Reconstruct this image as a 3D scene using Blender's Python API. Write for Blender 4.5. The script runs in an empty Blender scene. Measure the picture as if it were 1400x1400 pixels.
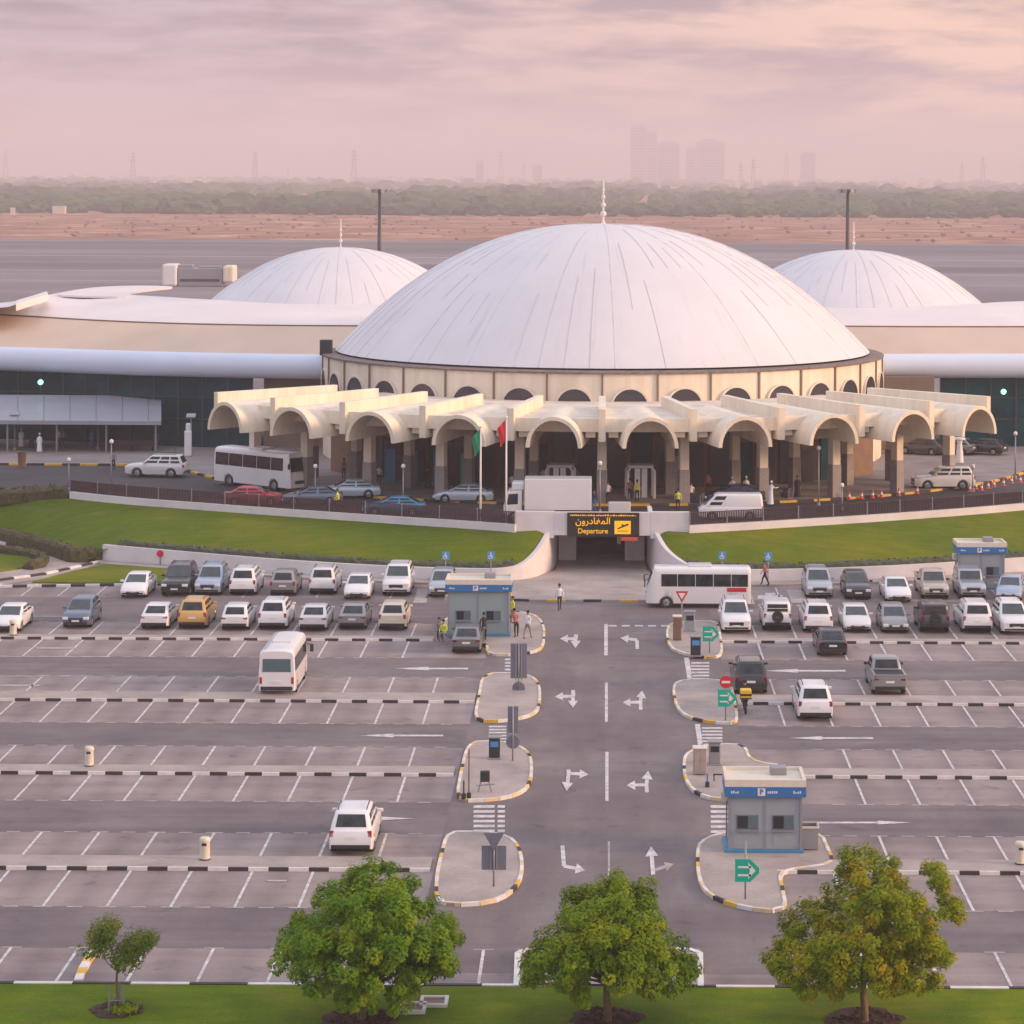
import bpy, bmesh, math, random
from mathutils import Vector, Matrix
random.seed(7)
R = math.radians
PI = math.pi
S = bpy.context.scene
COL = S.collection

# ---------------------------------------------------------------- measured view: turns a photo pixel into a world point
F, CX, CY, H, ROLL = 3600.0, 825.0, 238.0, 29.0, 0.0053
def un(px, py):
    dx, dy = px - CX, py - CY
    return dx + ROLL * dy, dy - ROLL * dx
def at(px, py, z=0.0):
    dx, dy = un(px, py)
    Y = F * (H - z) / dy
    return Vector((dx * Y / F, Y, z))
def aty(px, py, Y):
    dx, dy = un(px, py)
    return Vector((dx * Y / F, Y, H - dy * Y / F))
def lerp(a, b, t): return a + (b - a) * t

# ---------------------------------------------------------------- materials
def nodes_of(name):
    m = bpy.data.materials.new(name); m.use_nodes = True
    nt = m.node_tree
    return m, nt, nt.nodes['Principled BSDF']
def mat(name, col, rough=.6, metal=0., var=.12, scale=1.5, bump=0., bscale=20., coat=0., spec=.5, emis=None, estr=0., dirt=None, stretch=(1,1,1)):
    m, nt, b = nodes_of(name)
    N, L = nt.nodes, nt.links
    b.inputs['Roughness'].default_value = rough
    b.inputs['Metallic'].default_value = metal
    b.inputs['Specular IOR Level'].default_value = spec
    b.inputs['Coat Weight'].default_value = coat
    tc = N.new('ShaderNodeTexCoord'); mp = N.new('ShaderNodeMapping'); L.new(tc.outputs['Object'], mp.inputs['Vector'])
    mp.inputs['Scale'].default_value = stretch
    if var > 0:
        n = N.new('ShaderNodeTexNoise'); n.inputs['Scale'].default_value = scale; n.inputs['Detail'].default_value = 6
        n.inputs['Roughness'].default_value = .65
        L.new(mp.outputs['Vector'], n.inputs['Vector'])
        r = N.new('ShaderNodeValToRGB')
        r.color_ramp.elements[0].position = .3; r.color_ramp.elements[1].position = .7
        d = dirt or col
        r.color_ramp.elements[0].color = (*[c * (1 - var) for c in d], 1)
        r.color_ramp.elements[1].color = (*[min(1, c * (1 + var)) for c in col], 1)
        L.new(n.outputs['Fac'], r.inputs['Fac']); L.new(r.outputs['Color'], b.inputs['Base Color'])
    else:
        b.inputs['Base Color'].default_value = (*col, 1)
    if bump > 0:
        n2 = N.new('ShaderNodeTexNoise'); n2.inputs['Scale'].default_value = bscale; n2.inputs['Detail'].default_value = 4
        L.new(mp.outputs['Vector'], n2.inputs['Vector'])
        bp = N.new('ShaderNodeBump'); bp.inputs['Strength'].default_value = bump; bp.inputs['Distance'].default_value = .05
        L.new(n2.outputs['Fac'], bp.inputs['Height']); L.new(bp.outputs['Normal'], b.inputs['Normal'])
    if emis:
        b.inputs['Emission Color'].default_value = (*emis, 1); b.inputs['Emission Strength'].default_value = estr
    return m
M = {}
def ramp3(nt, fac, stops):
    r = nt.nodes.new('ShaderNodeValToRGB')
    e = r.color_ramp.elements
    while len(e) < len(stops): e.new(.5)
    for k, (p, c) in enumerate(stops):
        e[k].position = p; e[k].color = (*c, 1)
    nt.links.new(fac, r.inputs['Fac'])
    return r
def noise(nt, vec, scale, detail=6, rough=.6, dist=0.):
    n = nt.nodes.new('ShaderNodeTexNoise')
    n.inputs['Scale'].default_value = scale; n.inputs['Detail'].default_value = detail
    n.inputs['Roughness'].default_value = rough; n.inputs['Distortion'].default_value = dist
    nt.links.new(vec, n.inputs['Vector']); return n
def coords(nt, scale=(1,1,1), out='Object'):
    tc = nt.nodes.new('ShaderNodeTexCoord'); mp = nt.nodes.new('ShaderNodeMapping')
    mp.inputs['Scale'].default_value = scale
    nt.links.new(tc.outputs[out], mp.inputs['Vector']); return mp.outputs['Vector']
def mixc(nt, fac, a, b, mode='MIX'):
    x = nt.nodes.new('ShaderNodeMix'); x.data_type = 'RGBA'; x.blend_type = mode
    if isinstance(fac, (int, float)): x.inputs[0].default_value = fac
    else: nt.links.new(fac, x.inputs[0])
    for k, v in ((6, a), (7, b)):
        if isinstance(v, tuple): x.inputs[k].default_value = (*v, 1)
        else: nt.links.new(v, x.inputs[k])
    return x.outputs[2]
def bumpn(nt, h, strength, dist=.05):
    bp = nt.nodes.new('ShaderNodeBump'); bp.inputs['Strength'].default_value = strength; bp.inputs['Distance'].default_value = dist
    nt.links.new(h, bp.inputs['Height']); return bp.outputs['Normal']

def ground_mat(name, c0, c1, c2, big=.12, streak=(.05, .6, 1), rough=.85, fine=9., wear=0., bays=None):
    """worn paving: broad stains, streaks along the lanes and a fine grain"""
    m, nt, b = nodes_of(name); L = nt.links
    v = coords(nt); vs = coords(nt, streak)
    a = noise(nt, v, big, 7, .65, .4); s = noise(nt, vs, 1.0, 5, .6); g = noise(nt, v, fine, 3, .7)
    base = ramp3(nt, a.outputs['Fac'], [(.32, c0), (.5, c1), (.7, c2)])
    st = ramp3(nt, s.outputs['Fac'], [(.35, (.84, .84, .85)), (.65, (1.1, 1.09, 1.08))])
    gr = ramp3(nt, g.outputs['Fac'], [(.3, (.9, .9, .9)), (.7, (1.08, 1.08, 1.08))])
    x = mixc(nt, 1., base.outputs['Color'], st.outputs['Color'], 'MULTIPLY')
    x = mixc(nt, 1., x, gr.outputs['Color'], 'MULTIPLY')
    if wear:
        # dark oil spots, paler dusty patches and fine cracks
        o1 = noise(nt, v, .9, 4, .55, .6); o2 = noise(nt, v, .33, 5, .6, 1.2)
        sp = ramp3(nt, o1.outputs['Fac'], [(.0, (1, 1, 1)), (.6, (1, 1, 1)), (.72, (1 - wear, 1 - wear, 1 - wear * .95))])
        du = ramp3(nt, o2.outputs['Fac'], [(.0, (1 - wear * .5,) * 3), (.38, (1, 1, 1)), (.6, (1, 1, 1)), (.78, (1 + wear * .5, 1 + wear * .46, 1 + wear * .42))])
        x = mixc(nt, 1., x, sp.outputs['Color'], 'MULTIPLY'); x = mixc(nt, 1., x, du.outputs['Color'], 'MULTIPLY')
        # faint curved rubber tracks left by turning wheels
        wt = nt.nodes.new('ShaderNodeTexWave'); wt.wave_type = 'RINGS'; wt.rings_direction = 'Z'; wt.inputs['Scale'].default_value = .16; wt.inputs['Distortion'].default_value = 5; wt.inputs['Detail'].default_value = 2; wt.inputs['Detail Scale'].default_value = .5
        L.new(coords(nt, (.35, 1, 1)), wt.inputs['Vector'])
        tk = ramp3(nt, wt.outputs['Fac'], [(0, (1, 1, 1)), (.9, (1, 1, 1)), (.985, (1 - wear * .35,) * 3)])
        x = mixc(nt, o2.outputs['Fac'], x, mixc(nt, 1., x, tk.outputs['Color'], 'MULTIPLY'))
    if bays:
        # the oil-darkened middle of every parking bay
        sp_ = nt.nodes.new('ShaderNodeSeparateXYZ'); L.new(v, sp_.inputs[0])
        m1 = nt.nodes.new('ShaderNodeMath'); m1.operation = 'ADD'; m1.inputs[1].default_value = bays[0]; L.new(sp_.outputs[0], m1.inputs[0])
        m2 = nt.nodes.new('ShaderNodeMath'); m2.operation = 'PINGPONG'; m2.inputs[1].default_value = bays[1] / 2; L.new(m1.outputs[0], m2.inputs[0])
        q = noise(nt, v, .5, 4, .6); m3 = nt.nodes.new('ShaderNodeMath'); m3.operation = 'MULTIPLY_ADD'; m3.inputs[1].default_value = .9; L.new(q.outputs['Fac'], m3.inputs[0]); L.new(m2.outputs[0], m3.inputs[2])
        bb = ramp3(nt, m3.outputs[0], [(.9, (1.04, 1.04, 1.04)), (1.0, (1, 1, 1)), (1.0, (1, 1, 1))])
        m4 = nt.nodes.new('ShaderNodeMapRange'); m4.inputs['From Min'].default_value = .9; m4.inputs['From Max'].default_value = 1.7; L.new(m3.outputs[0], m4.inputs['Value'])
        x = mixc(nt, m4.outputs[0], x, mixc(nt, 1., x, (.8, .8, .82), 'MULTIPLY'))
    L.new(x, b.inputs['Base Color']); b.inputs['Roughness'].default_value = rough
    L.new(bumpn(nt, g.outputs['Fac'], .25, .02), b.inputs['Normal'])
    return m
def grass_mat(name, c0, c1, c2, big=.15):
    m, nt, b = nodes_of(name); L = nt.links
    v = coords(nt); a = noise(nt, v, big, 6, .6, .3); g = noise(nt, v, 14., 4, .75)
    w = noise(nt, coords(nt, (.35, 1.6, 1)), 1.2, 4, .6)
    base = ramp3(nt, a.outputs['Fac'], [(.3, c0), (.5, c1), (.72, c2)])
    gr = ramp3(nt, g.outputs['Fac'], [(.25, (.6, .64, .58)), (.75, (1.32, 1.3, 1.2))])
    gw = ramp3(nt, w.outputs['Fac'], [(.35, (.88, .9, .88)), (.65, (1.1, 1.08, 1.05))])
    x = mixc(nt, 1., base.outputs['Color'], gr.outputs['Color'], 'MULTIPLY')
    x = mixc(nt, 1., x, gw.outputs['Color'], 'MULTIPLY')
    dn = noise(nt, v, .55, 6, .7, .5); dry = nt.nodes.new('ShaderNodeMapRange'); dry.inputs['From Min'].default_value = .52; dry.inputs['From Max'].default_value = .82; L.new(dn.outputs['Fac'], dry.inputs['Value'])
    x = mixc(nt, dry.outputs[0], x, (.2, .17, .04))
    L.new(x, b.inputs['Base Color']); b.inputs['Roughness'].default_value = .9
    b.inputs['Specular IOR Level'].default_value = .15
    L.new(bumpn(nt, g.outputs['Fac'], .9, .08), b.inputs['Normal'])
    return m

# ---------------------------------------------------------------- mesh building
class MB:
    def __init__(self): self.bm = bmesh.new(); self.mi = 0
    def face(self, pts):
        vs = [self.bm.verts.new(p) for p in pts]
        f = self.bm.faces.new(vs); f.material_index = self.mi; return f
    def box(self, x0, x1, y0, y1, z0, z1, bev=0., mtx=None):
        r = bmesh.ops.create_cube(self.bm, size=1.0)
        T = Matrix.Translation(((x0 + x1) / 2, (y0 + y1) / 2, (z0 + z1) / 2)) @ Matrix.Diagonal((abs(x1 - x0), abs(y1 - y0), abs(z1 - z0), 1))
        bmesh.ops.transform(self.bm, matrix=T, verts=r['verts'])
        vs = r['verts']
        fs = {f for v in vs for f in v.link_faces}
        for f in fs: f.material_index = self.mi
        if bev > 0:
            es = list({e for v in vs for e in v.link_edges})
            q = bmesh.ops.bevel(self.bm, geom=es, offset=bev, segments=2, affect='EDGES', profile=.5)
            vs = list({v for f in q['faces'] for v in f.verts} | {v for v in vs if v.is_valid})
            for f in q['faces']: f.material_index = self.mi
            vs = list({w for v in vs for f in v.link_faces for w in f.verts})
            for v in vs:
                for f in v.link_faces: f.material_index = self.mi
        if mtx is not None: bmesh.ops.transform(self.bm, matrix=mtx, verts=vs)
        return self
    def tube(self, pts, rad, seg=8, caps=True):
        pts = [Vector(p) for p in pts]
        n = len(pts); rads = rad if isinstance(rad, (list, tuple)) else [rad] * n
        rings = []; prev = None
        for i, p in enumerate(pts):
            d = (pts[min(i + 1, n - 1)] - pts[max(i - 1, 0)]).normalized()
            up = Vector((0, 0, 1)) if abs(d.z) < .95 else Vector((0, 1, 0))
            a = d.cross(up).normalized() if prev is None else (prev - d * prev.dot(d)).normalized()
            prev = a; b = d.cross(a)
            rings.append([self.bm.verts.new(p + (a * math.cos(2 * PI * k / seg) + b * math.sin(2 * PI * k / seg)) * rads[i]) for k in range(seg)])
        self._skin(rings, True)
        if caps:
            for r in (rings[0], rings[-1]):
                f = self.bm.faces.new(r); f.material_index = self.mi
        return self
    def _skin(self, rings, closed):
        for r0, r1 in zip(rings, rings[1:]):
            m = len(r0)
            for k in range(m if closed else m - 1):
                f = self.bm.faces.new((r0[k], r0[(k + 1) % m], r1[(k + 1) % m], r1[k])); f.material_index = self.mi
    def loft(self, rings, closed=True, caps=False):
        rr = [[self.bm.verts.new(p) for p in r] for r in rings]
        self._skin(rr, closed)
        if caps:
            for r in (rr[0], rr[-1]):
                f = self.bm.faces.new(r); f.material_index = self.mi
        return self
    def lathe(self, prof, seg=24, c=(0, 0, 0), a0=0., a1=2 * PI, axis='z'):
        full = abs(a1 - a0 - 2 * PI) < 1e-6
        n = seg if full else seg + 1
        rings = []
        for r, z in prof:
            ring = []
            for k in range(n):
                t = a0 + (a1 - a0) * k / seg
                p = (r * math.cos(t), r * math.sin(t), z)
                if axis == 'x': p = (p[2], p[0], p[1])
                ring.append(Vector(p) + Vector(c))
            rings.append(ring)
        return self.loft(rings, full)
    def prism(self, poly, z0, z1, top=True, bottom=True):
        n = len(poly)
        a = [self.bm.verts.new((p[0], p[1], z0 if z0 is not None else p[2])) for p in poly]
        b = [self.bm.verts.new((p[0], p[1], z1 if z1 is not None else p[2])) for p in poly]
        for k in range(n):
            f = self.bm.faces.new((a[k], a[(k + 1) % n], b[(k + 1) % n], b[k])); f.material_index = self.mi
        if top: f = self.bm.faces.new(b); f.material_index = self.mi
        if bottom: f = self.bm.faces.new(a[::-1]); f.material_index = self.mi
        return self
    def ball(self, c, r, sub=2, sc=(1, 1, 1)):
        q = bmesh.ops.create_icosphere(self.bm, subdivisions=sub, radius=r)
        bmesh.ops.transform(self.bm, matrix=Matrix.Translation(c) @ Matrix.Diagonal((*sc, 1)), verts=q['verts'])
        for v in q['verts']:
            for f in v.link_faces: f.material_index = self.mi
        return self
    def build(self, name, mats, parent=None, smooth=False, recalc=True, angle=None):
        if recalc: bmesh.ops.recalc_face_normals(self.bm, faces=self.bm.faces)
        me = bpy.data.meshes.new(name); self.bm.to_mesh(me); self.bm.free()
        if smooth or angle:
            for p in me.polygons: p.use_smooth = True
            if angle:
                me.set_sharp_from_angle(angle=R(angle))
        for m in (mats if isinstance(mats, (list, tuple)) else [mats]): me.materials.append(m)
        o = bpy.data.objects.new(name, me); COL.objects.link(o)
        if parent is not None: o.parent = parent
        return o
def tag(o, label=None, cat=None, group=None, kind=None):
    if label: o['label'] = label
    if cat: o['category'] = cat
    if group: o['group'] = group
    if kind: o['kind'] = kind
    return o
def empty(name, loc=(0, 0, 0), rz=0., label=None, cat=None, group=None):
    o = bpy.data.objects.new(name, None); COL.objects.link(o)
    o.location = loc; o.rotation_euler = (0, 0, rz); o.empty_display_size = .3
    return tag(o, label, cat, group)
KIDS = {}
def kids(o):
    return [c for c in bpy.data.objects if c.parent == o]
def copy_tree(o, parent=None, cache=None):
    c = o.copy(); COL.objects.link(c)
    if parent is not None: c.parent = parent; c.matrix_parent_inverse = o.matrix_parent_inverse.copy()
    for ch in (KIDS[o.name] if o.name in KIDS else KIDS.setdefault(o.name, kids(o))): copy_tree(ch, c)
    return c
def struct(o): return tag(o, kind='structure')
def set_paint(root, m):
    """the painted parts keep shared mesh data and take their own paint on the object slot"""
    for c in kids(root):
        if c.type == 'MESH' and c.data.materials and c.data.materials[0] and c.data.materials[0].name == 'paint_base':
            c.material_slots[0].link = 'OBJECT'; c.material_slots[0].material = m
def text_mesh(body, size, mtl, name, parent, loc, rot, depth=.01, align='CENTER', bold=0.):
    cu = bpy.data.curves.new('txt', 'FONT'); cu.body = body; cu.size = size; cu.extrude = depth; cu.offset = bold
    cu.align_x = align; cu.align_y = 'CENTER'
    t = bpy.data.objects.new('txt', cu); COL.objects.link(t)
    dg = bpy.context.evaluated_depsgraph_get(); dg.update()
    me = bpy.data.meshes.new_from_object(t.evaluated_get(dg))
    bpy.data.objects.remove(t); bpy.data.curves.remove(cu)
    me.materials.clear(); me.materials.append(mtl)
    o = bpy.data.objects.new(name, me); COL.objects.link(o)
    o.parent = parent; o.location = loc; o.rotation_euler = rot
    return o
def resample(pts, step):
    out = [Vector(pts[0])]; 
    L = 0.
    seq = [Vector(p) for p in pts]
    tot = sum((b - a).length for a, b in zip(seq, seq[1:]))
    n = max(1, round(tot / step)); st = tot / n
    need = st
    for a, b in zip(seq, seq[1:]):
        d = (b - a).length; pos = 0.
        while d - pos >= need - 1e-6:
            pos += need; out.append(a.lerp(b, pos / d if d else 0)); need = st
        need -= d - pos
    if (out[-1] - seq[-1]).length > 1e-3: out.append(seq[-1])
    return out
def smooth_poly(pts, it=2, closed=True):
    for _ in range(it):
        q = []
        n = len(pts)
        rng = range(n if closed else n - 1)
        if not closed: q.append(pts[0])
        for k in rng:
            a, b = pts[k], pts[(k + 1) % n]
            q += [a.lerp(b, .25), a.lerp(b, .75)]
        if not closed: q.append(pts[-1])
        pts = q
    return pts
# ---------------------------------------------------------------- material library
M['paver'] = ground_mat('bay_paving', (.232, .182, .172), (.298, .236, .222), (.355, .285, .264), .13, (.06, .5, 1), wear=.3, bays=(21.96, 2.52))
M['asphalt'] = ground_mat('lane_asphalt', (.125, .104, .112), (.17, .14, .143), (.225, .188, .183), .16, (.05, .8, 1), wear=.25)
M['road'] = ground_mat('drive_asphalt', (.135, .108, .112), (.175, .142, .142), (.235, .195, .188), .12, (.5, .06, 1), wear=.28)
M['deck'] = ground_mat('terminal_road_asphalt', (.026, .022, .026), (.045, .038, .042), (.075, .064, .068), .1, (.06, .6, 1), wear=.2)
M['walk'] = ground_mat('walkway_paving', (.33, .275, .25), (.4, .335, .3), (.46, .385, .345), .3, (.4, .4, 1), wear=.15)
M['plaza'] = ground_mat('terminal_paving', (.22, .185, .18), (.27, .23, .22), (.31, .265, .25), .2, (.3, .5, 1))
M['stain'] = ground_mat('tyre_worn_asphalt', (.1, .086, .092), (.118, .1, .105), (.135, .115, .12), .3, (.05, .8, 1))
M['apron'] = ground_mat('apron_concrete', (.135, .112, .12), (.195, .165, .17), (.27, .23, .23), .008, (.0015, .05, 1), fine=.5)
M['taxiway'] = ground_mat('runway_asphalt', (.1, .086, .096), (.13, .113, .123), (.165, .143, .152), .006, (.001, .04, 1), fine=.5)
M['sand'] = ground_mat('desert_sand', (.16, .06, .032), (.31, .115, .055), (.7, .4, .22), .03, (.004, .07, 1), fine=.25)
M['grass'] = grass_mat('clipped_lawn', (.075, .13, .002), (.115, .165, .002), (.24, .22, .008), .06)
M['grass_front'] = grass_mat('front_lawn', (.085, .15, .001), (.13, .205, .002), (.22, .25, .005), .3)  # the foreground lawn's own saturated green
M['white_wall'] = mat('white_render', (.74, .7, .71), .75, var=.05, scale=.4, dirt=(.66, .62, .62), bump=.1)
M['kerb_white'] = mat('kerb_white_paint', (.72, .68, .65), .75, var=.14, scale=2)
M['kerb_black'] = mat('kerb_black_paint', (.045, .035, .04), .8, var=.25, scale=3)
M['kerb_yellow'] = mat('kerb_yellow_paint', (.72, .42, .06), .7, var=.18, scale=2.5)
M['line'] = mat('road_line_paint', (.66, .62, .6), .75, var=.2, scale=2.2, dirt=(.45, .41, .4))
M['line_worn'] = mat('worn_line_paint', (.4, .35, .33), .8, var=.3, scale=2.0)
M['dome'] = None
M['cream'] = mat('cream_render', (.84, .735, .6), .7, var=.06, scale=1.2, dirt=(.75, .65, .5), stretch=(1, 1, .12), bump=.12)
M['gutter'] = mat('gutter_stone', (.2, .15, .13), .85, var=.5, scale=2.5)
M['hedge_grey'] = mat('grey_green_hedge', (.085, .095, .055), .9, var=.25, scale=3, bump=.6, bscale=12)
M['kerb_pale'] = mat('faded_kerb_paint', (.7, .55, .34), .75, var=.14, scale=2)
M['cream_top'] = mat('cream_roof_render', (.8, .7, .585), .75, var=.1, scale=.5, dirt=(.62, .53, .44))
M['cream_dark'] = mat('dark_brown_render', (.22, .16, .11), .8, var=.1)  # plain dark brown of the drum grooves and link walls
M['stone'] = mat('column_stone', (.3, .265, .26), .55, var=.15, scale=3)
M['brown'] = mat('brown_cladding', (.22, .12, .07), .6, var=.15)
M['glass_dark'] = mat('dark_glazing', (.012, .022, .028), .08, var=0, spec=.6)
M['glass_arch'] = mat('arch_glazing', (.05, .045, .055), .15, var=0)
M['glass_teal'] = mat('teal_glazing', (.006, .05, .062), .2, var=.7, scale=.25, spec=.1)
M['mullion'] = mat('dark_mullion', (.05, .055, .06), .5, var=0)
M['tube'] = mat('blue_white_panel', (.66, .72, .85), .35, var=.03, scale=.3)
M['roof_white'] = mat('white_roof_membrane', (.78, .7, .68), .7, var=.06, scale=.15)
M['roof_beige'] = mat('beige_metal_roof', (.62, .45, .32), .6, var=.12, scale=.1, stretch=(1, .3, 1), bump=.1)
M['canopy_glass'] = mat('frosted_canopy', (.3, .31, .35), .4, var=.1, scale=.5)
M['grey'] = mat('grey_metal', (.3, .3, .32), .5, .3, var=.06)
M['grey_panel'] = mat('kiosk_grey_panel', (.30, .34, .38), .5, var=.05, scale=.8)
M['teal_panel'] = mat('kiosk_teal_panel', (.26, .34, .36), .5, var=.05, scale=.8)
M['blue'] = mat('blue_fascia', (.03, .16, .42), .45, var=.06)
M['blue_base'] = mat('blue_plinth', (.06, .24, .42), .5, var=.08)
M['white'] = mat('white_paint', (.78, .76, .75), .5, var=.04)
M['offwhite'] = mat('off_white_paint', (.7, .63, .52), .55, var=.06, scale=3)
M['dark'] = mat('dark_plastic', (.03, .03, .034), .5, var=.1)
M['black'] = mat('black_rubber', (.018, .018, .02), .75, var=.15, scale=5)
M['fence'] = mat('maroon_fence', (.06, .028, .035), .6, var=.15, scale=2)
M['green_sign'] = mat('green_sign_face', (.0, .42, .28), .45, var=.05)
M['red'] = mat('red_paint', (.6, .02, .03), .45, var=.05)
M['sign_blue'] = mat('blue_sign_face', (.08, .3, .6), .45, var=.03)
M['sign_back'] = mat('sign_back_grey', (.19, .2, .25), .55, .3, var=.08)
M['cone'] = mat('red_cone_plastic', (.62, .09, .05), .55, var=.08)
M['yellow'] = mat('yellow_paint', (.8, .5, .04), .5, var=.05)
M['sign_black'] = mat('black_sign_face', (.02, .016, .012), .45, var=.1)
M['sign_yellow'] = mat('lit_yellow_lettering', (.8, .42, .01), .5, var=0, emis=(1, .5, .02), estr=.35)
M['lamp_green'] = mat('lit_green_lamp', (.2, .7, .5), .4, var=0, emis=(.25, 1, .7), estr=2.)
M['blue_lamp'] = mat('lit_blue_panel', (.2, .5, .8), .4, var=0, emis=(.25, .55, .9), estr=.5)
M['hedge'] = mat('hedge_leaves', (.07, .062, .022), .85, var=.5, scale=4, bump=.8, bscale=9)
M['soil'] = mat('dark_mulch', (.07, .035, .025), .95, var=.35, scale=5, bump=.6)
M['flag_red'] = mat('red_flag_cloth', (.65, .02, .04), .8, var=.05)
M['flag_green'] = mat('green_flag_cloth', (.0, .25, .12), .8, var=.05)
M['bark'] = mat('tree_bark', (.2, .14, .09), .9, var=.3, scale=6, bump=.5)
M['tower'] = mat('city_concrete', (.3, .29, .3), .7, var=.08, scale=.02)
M['pylon'] = mat('galvanised_steel', (.2, .2, .21), .5, .4, var=.05)
M['wood_far'] = mat('far_canopy', (.035, .075, .02), .9, var=.75, scale=.02)
# vehicles
M['glass_car'] = mat('car_glass', (.024, .028, .034), .06, var=.75, scale=2.2, spec=.4)  # colour noise paints mottled reflections into the glass
M['glass_front'] = mat('windscreen_glass', (.045, .06, .068), .06, var=.4, scale=1.2, spec=.6)  # lighter teal base colour stands in for reflections on the windscreen
M['glass_blue'] = mat('tinted_windscreen', (.09, .15, .17), .1, var=0, spec=.6)
M['trim'] = mat('black_trim', (.022, .022, .025), .6, var=.05)
M['tyre'] = mat('tyre_rubber', (.02, .02, .021), .8, var=.1)
M['rim'] = mat('alloy_rim', (.42, .42, .43), .35, .8, var=.03)
M['head'] = mat('headlamp_lens', (.75, .78, .8), .12, var=0, spec=.8)
M['tail'] = mat('tail_lamp_lens', (.4, .02, .02), .2, var=0)
M['plate'] = mat('number_plate', (.75, .74, .72), .5, var=.05)
M['paint_base'] = mat('paint_base', (.78, .77, .76), .3, var=0, coat=.6)
def paint(n, c, metal=.2, rough=.32): M['p_' + n] = mat('car_paint_' + n, c, rough, metal, var=.03, scale=.8, coat=.6)
paint('white', (.78, .76, .76), 0); paint('pearl', (.72, .7, .69), .1); paint('silver', (.42, .45, .49), .5)
paint('silverblue', (.36, .43, .52), .45); paint('grey', (.2, .195, .2), .4); paint('midgrey', (.3, .29, .29), .4)
paint('dark', (.05, .05, .06), .3); paint('black', (.022, .022, .026), .2); paint('gold', (.62, .36, .1), .35)
paint('beige', (.5, .43, .36), .3); paint('red', (.5, .03, .04), .2); paint('blue', (.02, .2, .36), .3)
paint('ice', (.5, .62, .72), .35); paint('navy', (.03, .05, .11), .3); paint('bluegrey', (.12, .16, .22), .4)
paint('cream', (.78, .66, .5), .05)  # a white car's paint, warmed to hold the sunlight on its side
# people
for n, c in dict(skin=(.32, .19, .12), robe=(.78, .77, .78), shirtw=(.7, .7, .74), navycloth=(.03, .04, .09), blackcloth=(.018, .017, .02), hivis=(.62, .66, .06), greycloth=(.22, .2, .22), redcloth=(.4, .12, .14), bluecloth=(.06, .16, .4), hair=(.02, .015, .012), khaki=(.35, .29, .2), greencloth=(.02, .25, .14)).items():
    M[n] = mat('cloth_' + n, c, .85, var=.08, scale=6)

def dome_mat(name):
    m, nt, b = nodes_of(name); L = nt.links
    v = coords(nt)
    sx = nt.nodes.new('ShaderNodeSeparateXYZ'); L.new(v, sx.inputs[0])
    an = nt.nodes.new('ShaderNodeMath'); an.operation = 'ARCTAN2'; L.new(sx.outputs[1], an.inputs[0]); L.new(sx.outputs[0], an.inputs[1])
    cb = nt.nodes.new('ShaderNodeCombineXYZ'); L.new(an.outputs[0], cb.inputs[0]); L.new(sx.outputs[2], cb.inputs[1])
    mp = nt.nodes.new('ShaderNodeMapping'); mp.inputs['Scale'].default_value = (26, .16, 1); L.new(cb.outputs[0], mp.inputs[0])
    st = noise(nt, mp.outputs[0], 1.0, 5, .7, .2)                    # rain streaks that run down the panels
    pa = noise(nt, v, .12, 5, .6)
    streak = ramp3(nt, st.outputs['Fac'], [(.28, (.87, .865, .88)), (.42, (1, 1, 1)), (.8, (1.02, 1.02, 1.02))])
    base = ramp3(nt, pa.outputs['Fac'], [(.3, (.67, .64, .655)), (.7, (.75, .715, .725))])
    L.new(mixc(nt, 1., base.outputs['Color'], streak.outputs['Color'], 'MULTIPLY'), b.inputs['Base Color'])
    b.inputs['Roughness'].default_value = .55
    return m
M['dome'] = dome_mat('dome_panels')
M['seam'] = mat('dome_seam', (.52, .49, .53), .7, var=.2, scale=.5)
def leaf_mat(name, stops):
    m, nt, b = nodes_of(name); L = nt.links
    v = coords(nt); n = noise(nt, v, 1.1, 4, .6); f = noise(nt, v, 9., 2, .6)
    x = ramp3(nt, n.outputs['Fac'], stops)
    g = ramp3(nt, f.outputs['Fac'], [(.3, (.7, .7, .7)), (.7, (1.3, 1.3, 1.2))])
    L.new(mixc(nt, 1., x.outputs['Color'], g.outputs['Color'], 'MULTIPLY'), b.inputs['Base Color'])
    b.inputs['Roughness'].default_value = .6; b.inputs['Specular IOR Level'].default_value = .25
    tr = nt.nodes.new('ShaderNodeBsdfTranslucent'); L.new(x.outputs['Color'], tr.inputs['Color'])
    ms = nt.nodes.new('ShaderNodeMixShader'); ms.inputs[0].default_value = .42
    out = nt.nodes['Material Output']
    L.new(b.outputs[0], ms.inputs[1]); L.new(tr.outputs[0], ms.inputs[2]); L.new(ms.outputs[0], out.inputs['Surface'])
    return m
M['leaf_green'] = leaf_mat('leaves_green', [(.3, (.08, .2, .004)), (.5, (.16, .3, .005)), (.72, (.34, .4, .008))])
M['leaf_yellow'] = leaf_mat('leaves_yellow_green', [(.3, (.15, .24, .004)), (.5, (.28, .33, .005)), (.75, (.58, .36, .008))])
M['leaf_mid'] = leaf_mat('leaves_mid_green', [(.3, (.11, .22, .004)), (.5, (.21, .32, .006)), (.72, (.42, .42, .01))])
M['leaf_olive'] = leaf_mat('leaves_olive', [(.3, (.08, .18, .012)), (.5, (.14, .23, .012)), (.72, (.34, .2, .03))])
ZENITH = (.76, .78, .92); SKY_STRENGTH = 1.0; SUN_POWER = 2.7; HAZE = 2.7e-4; EXPO = 0.5
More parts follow.
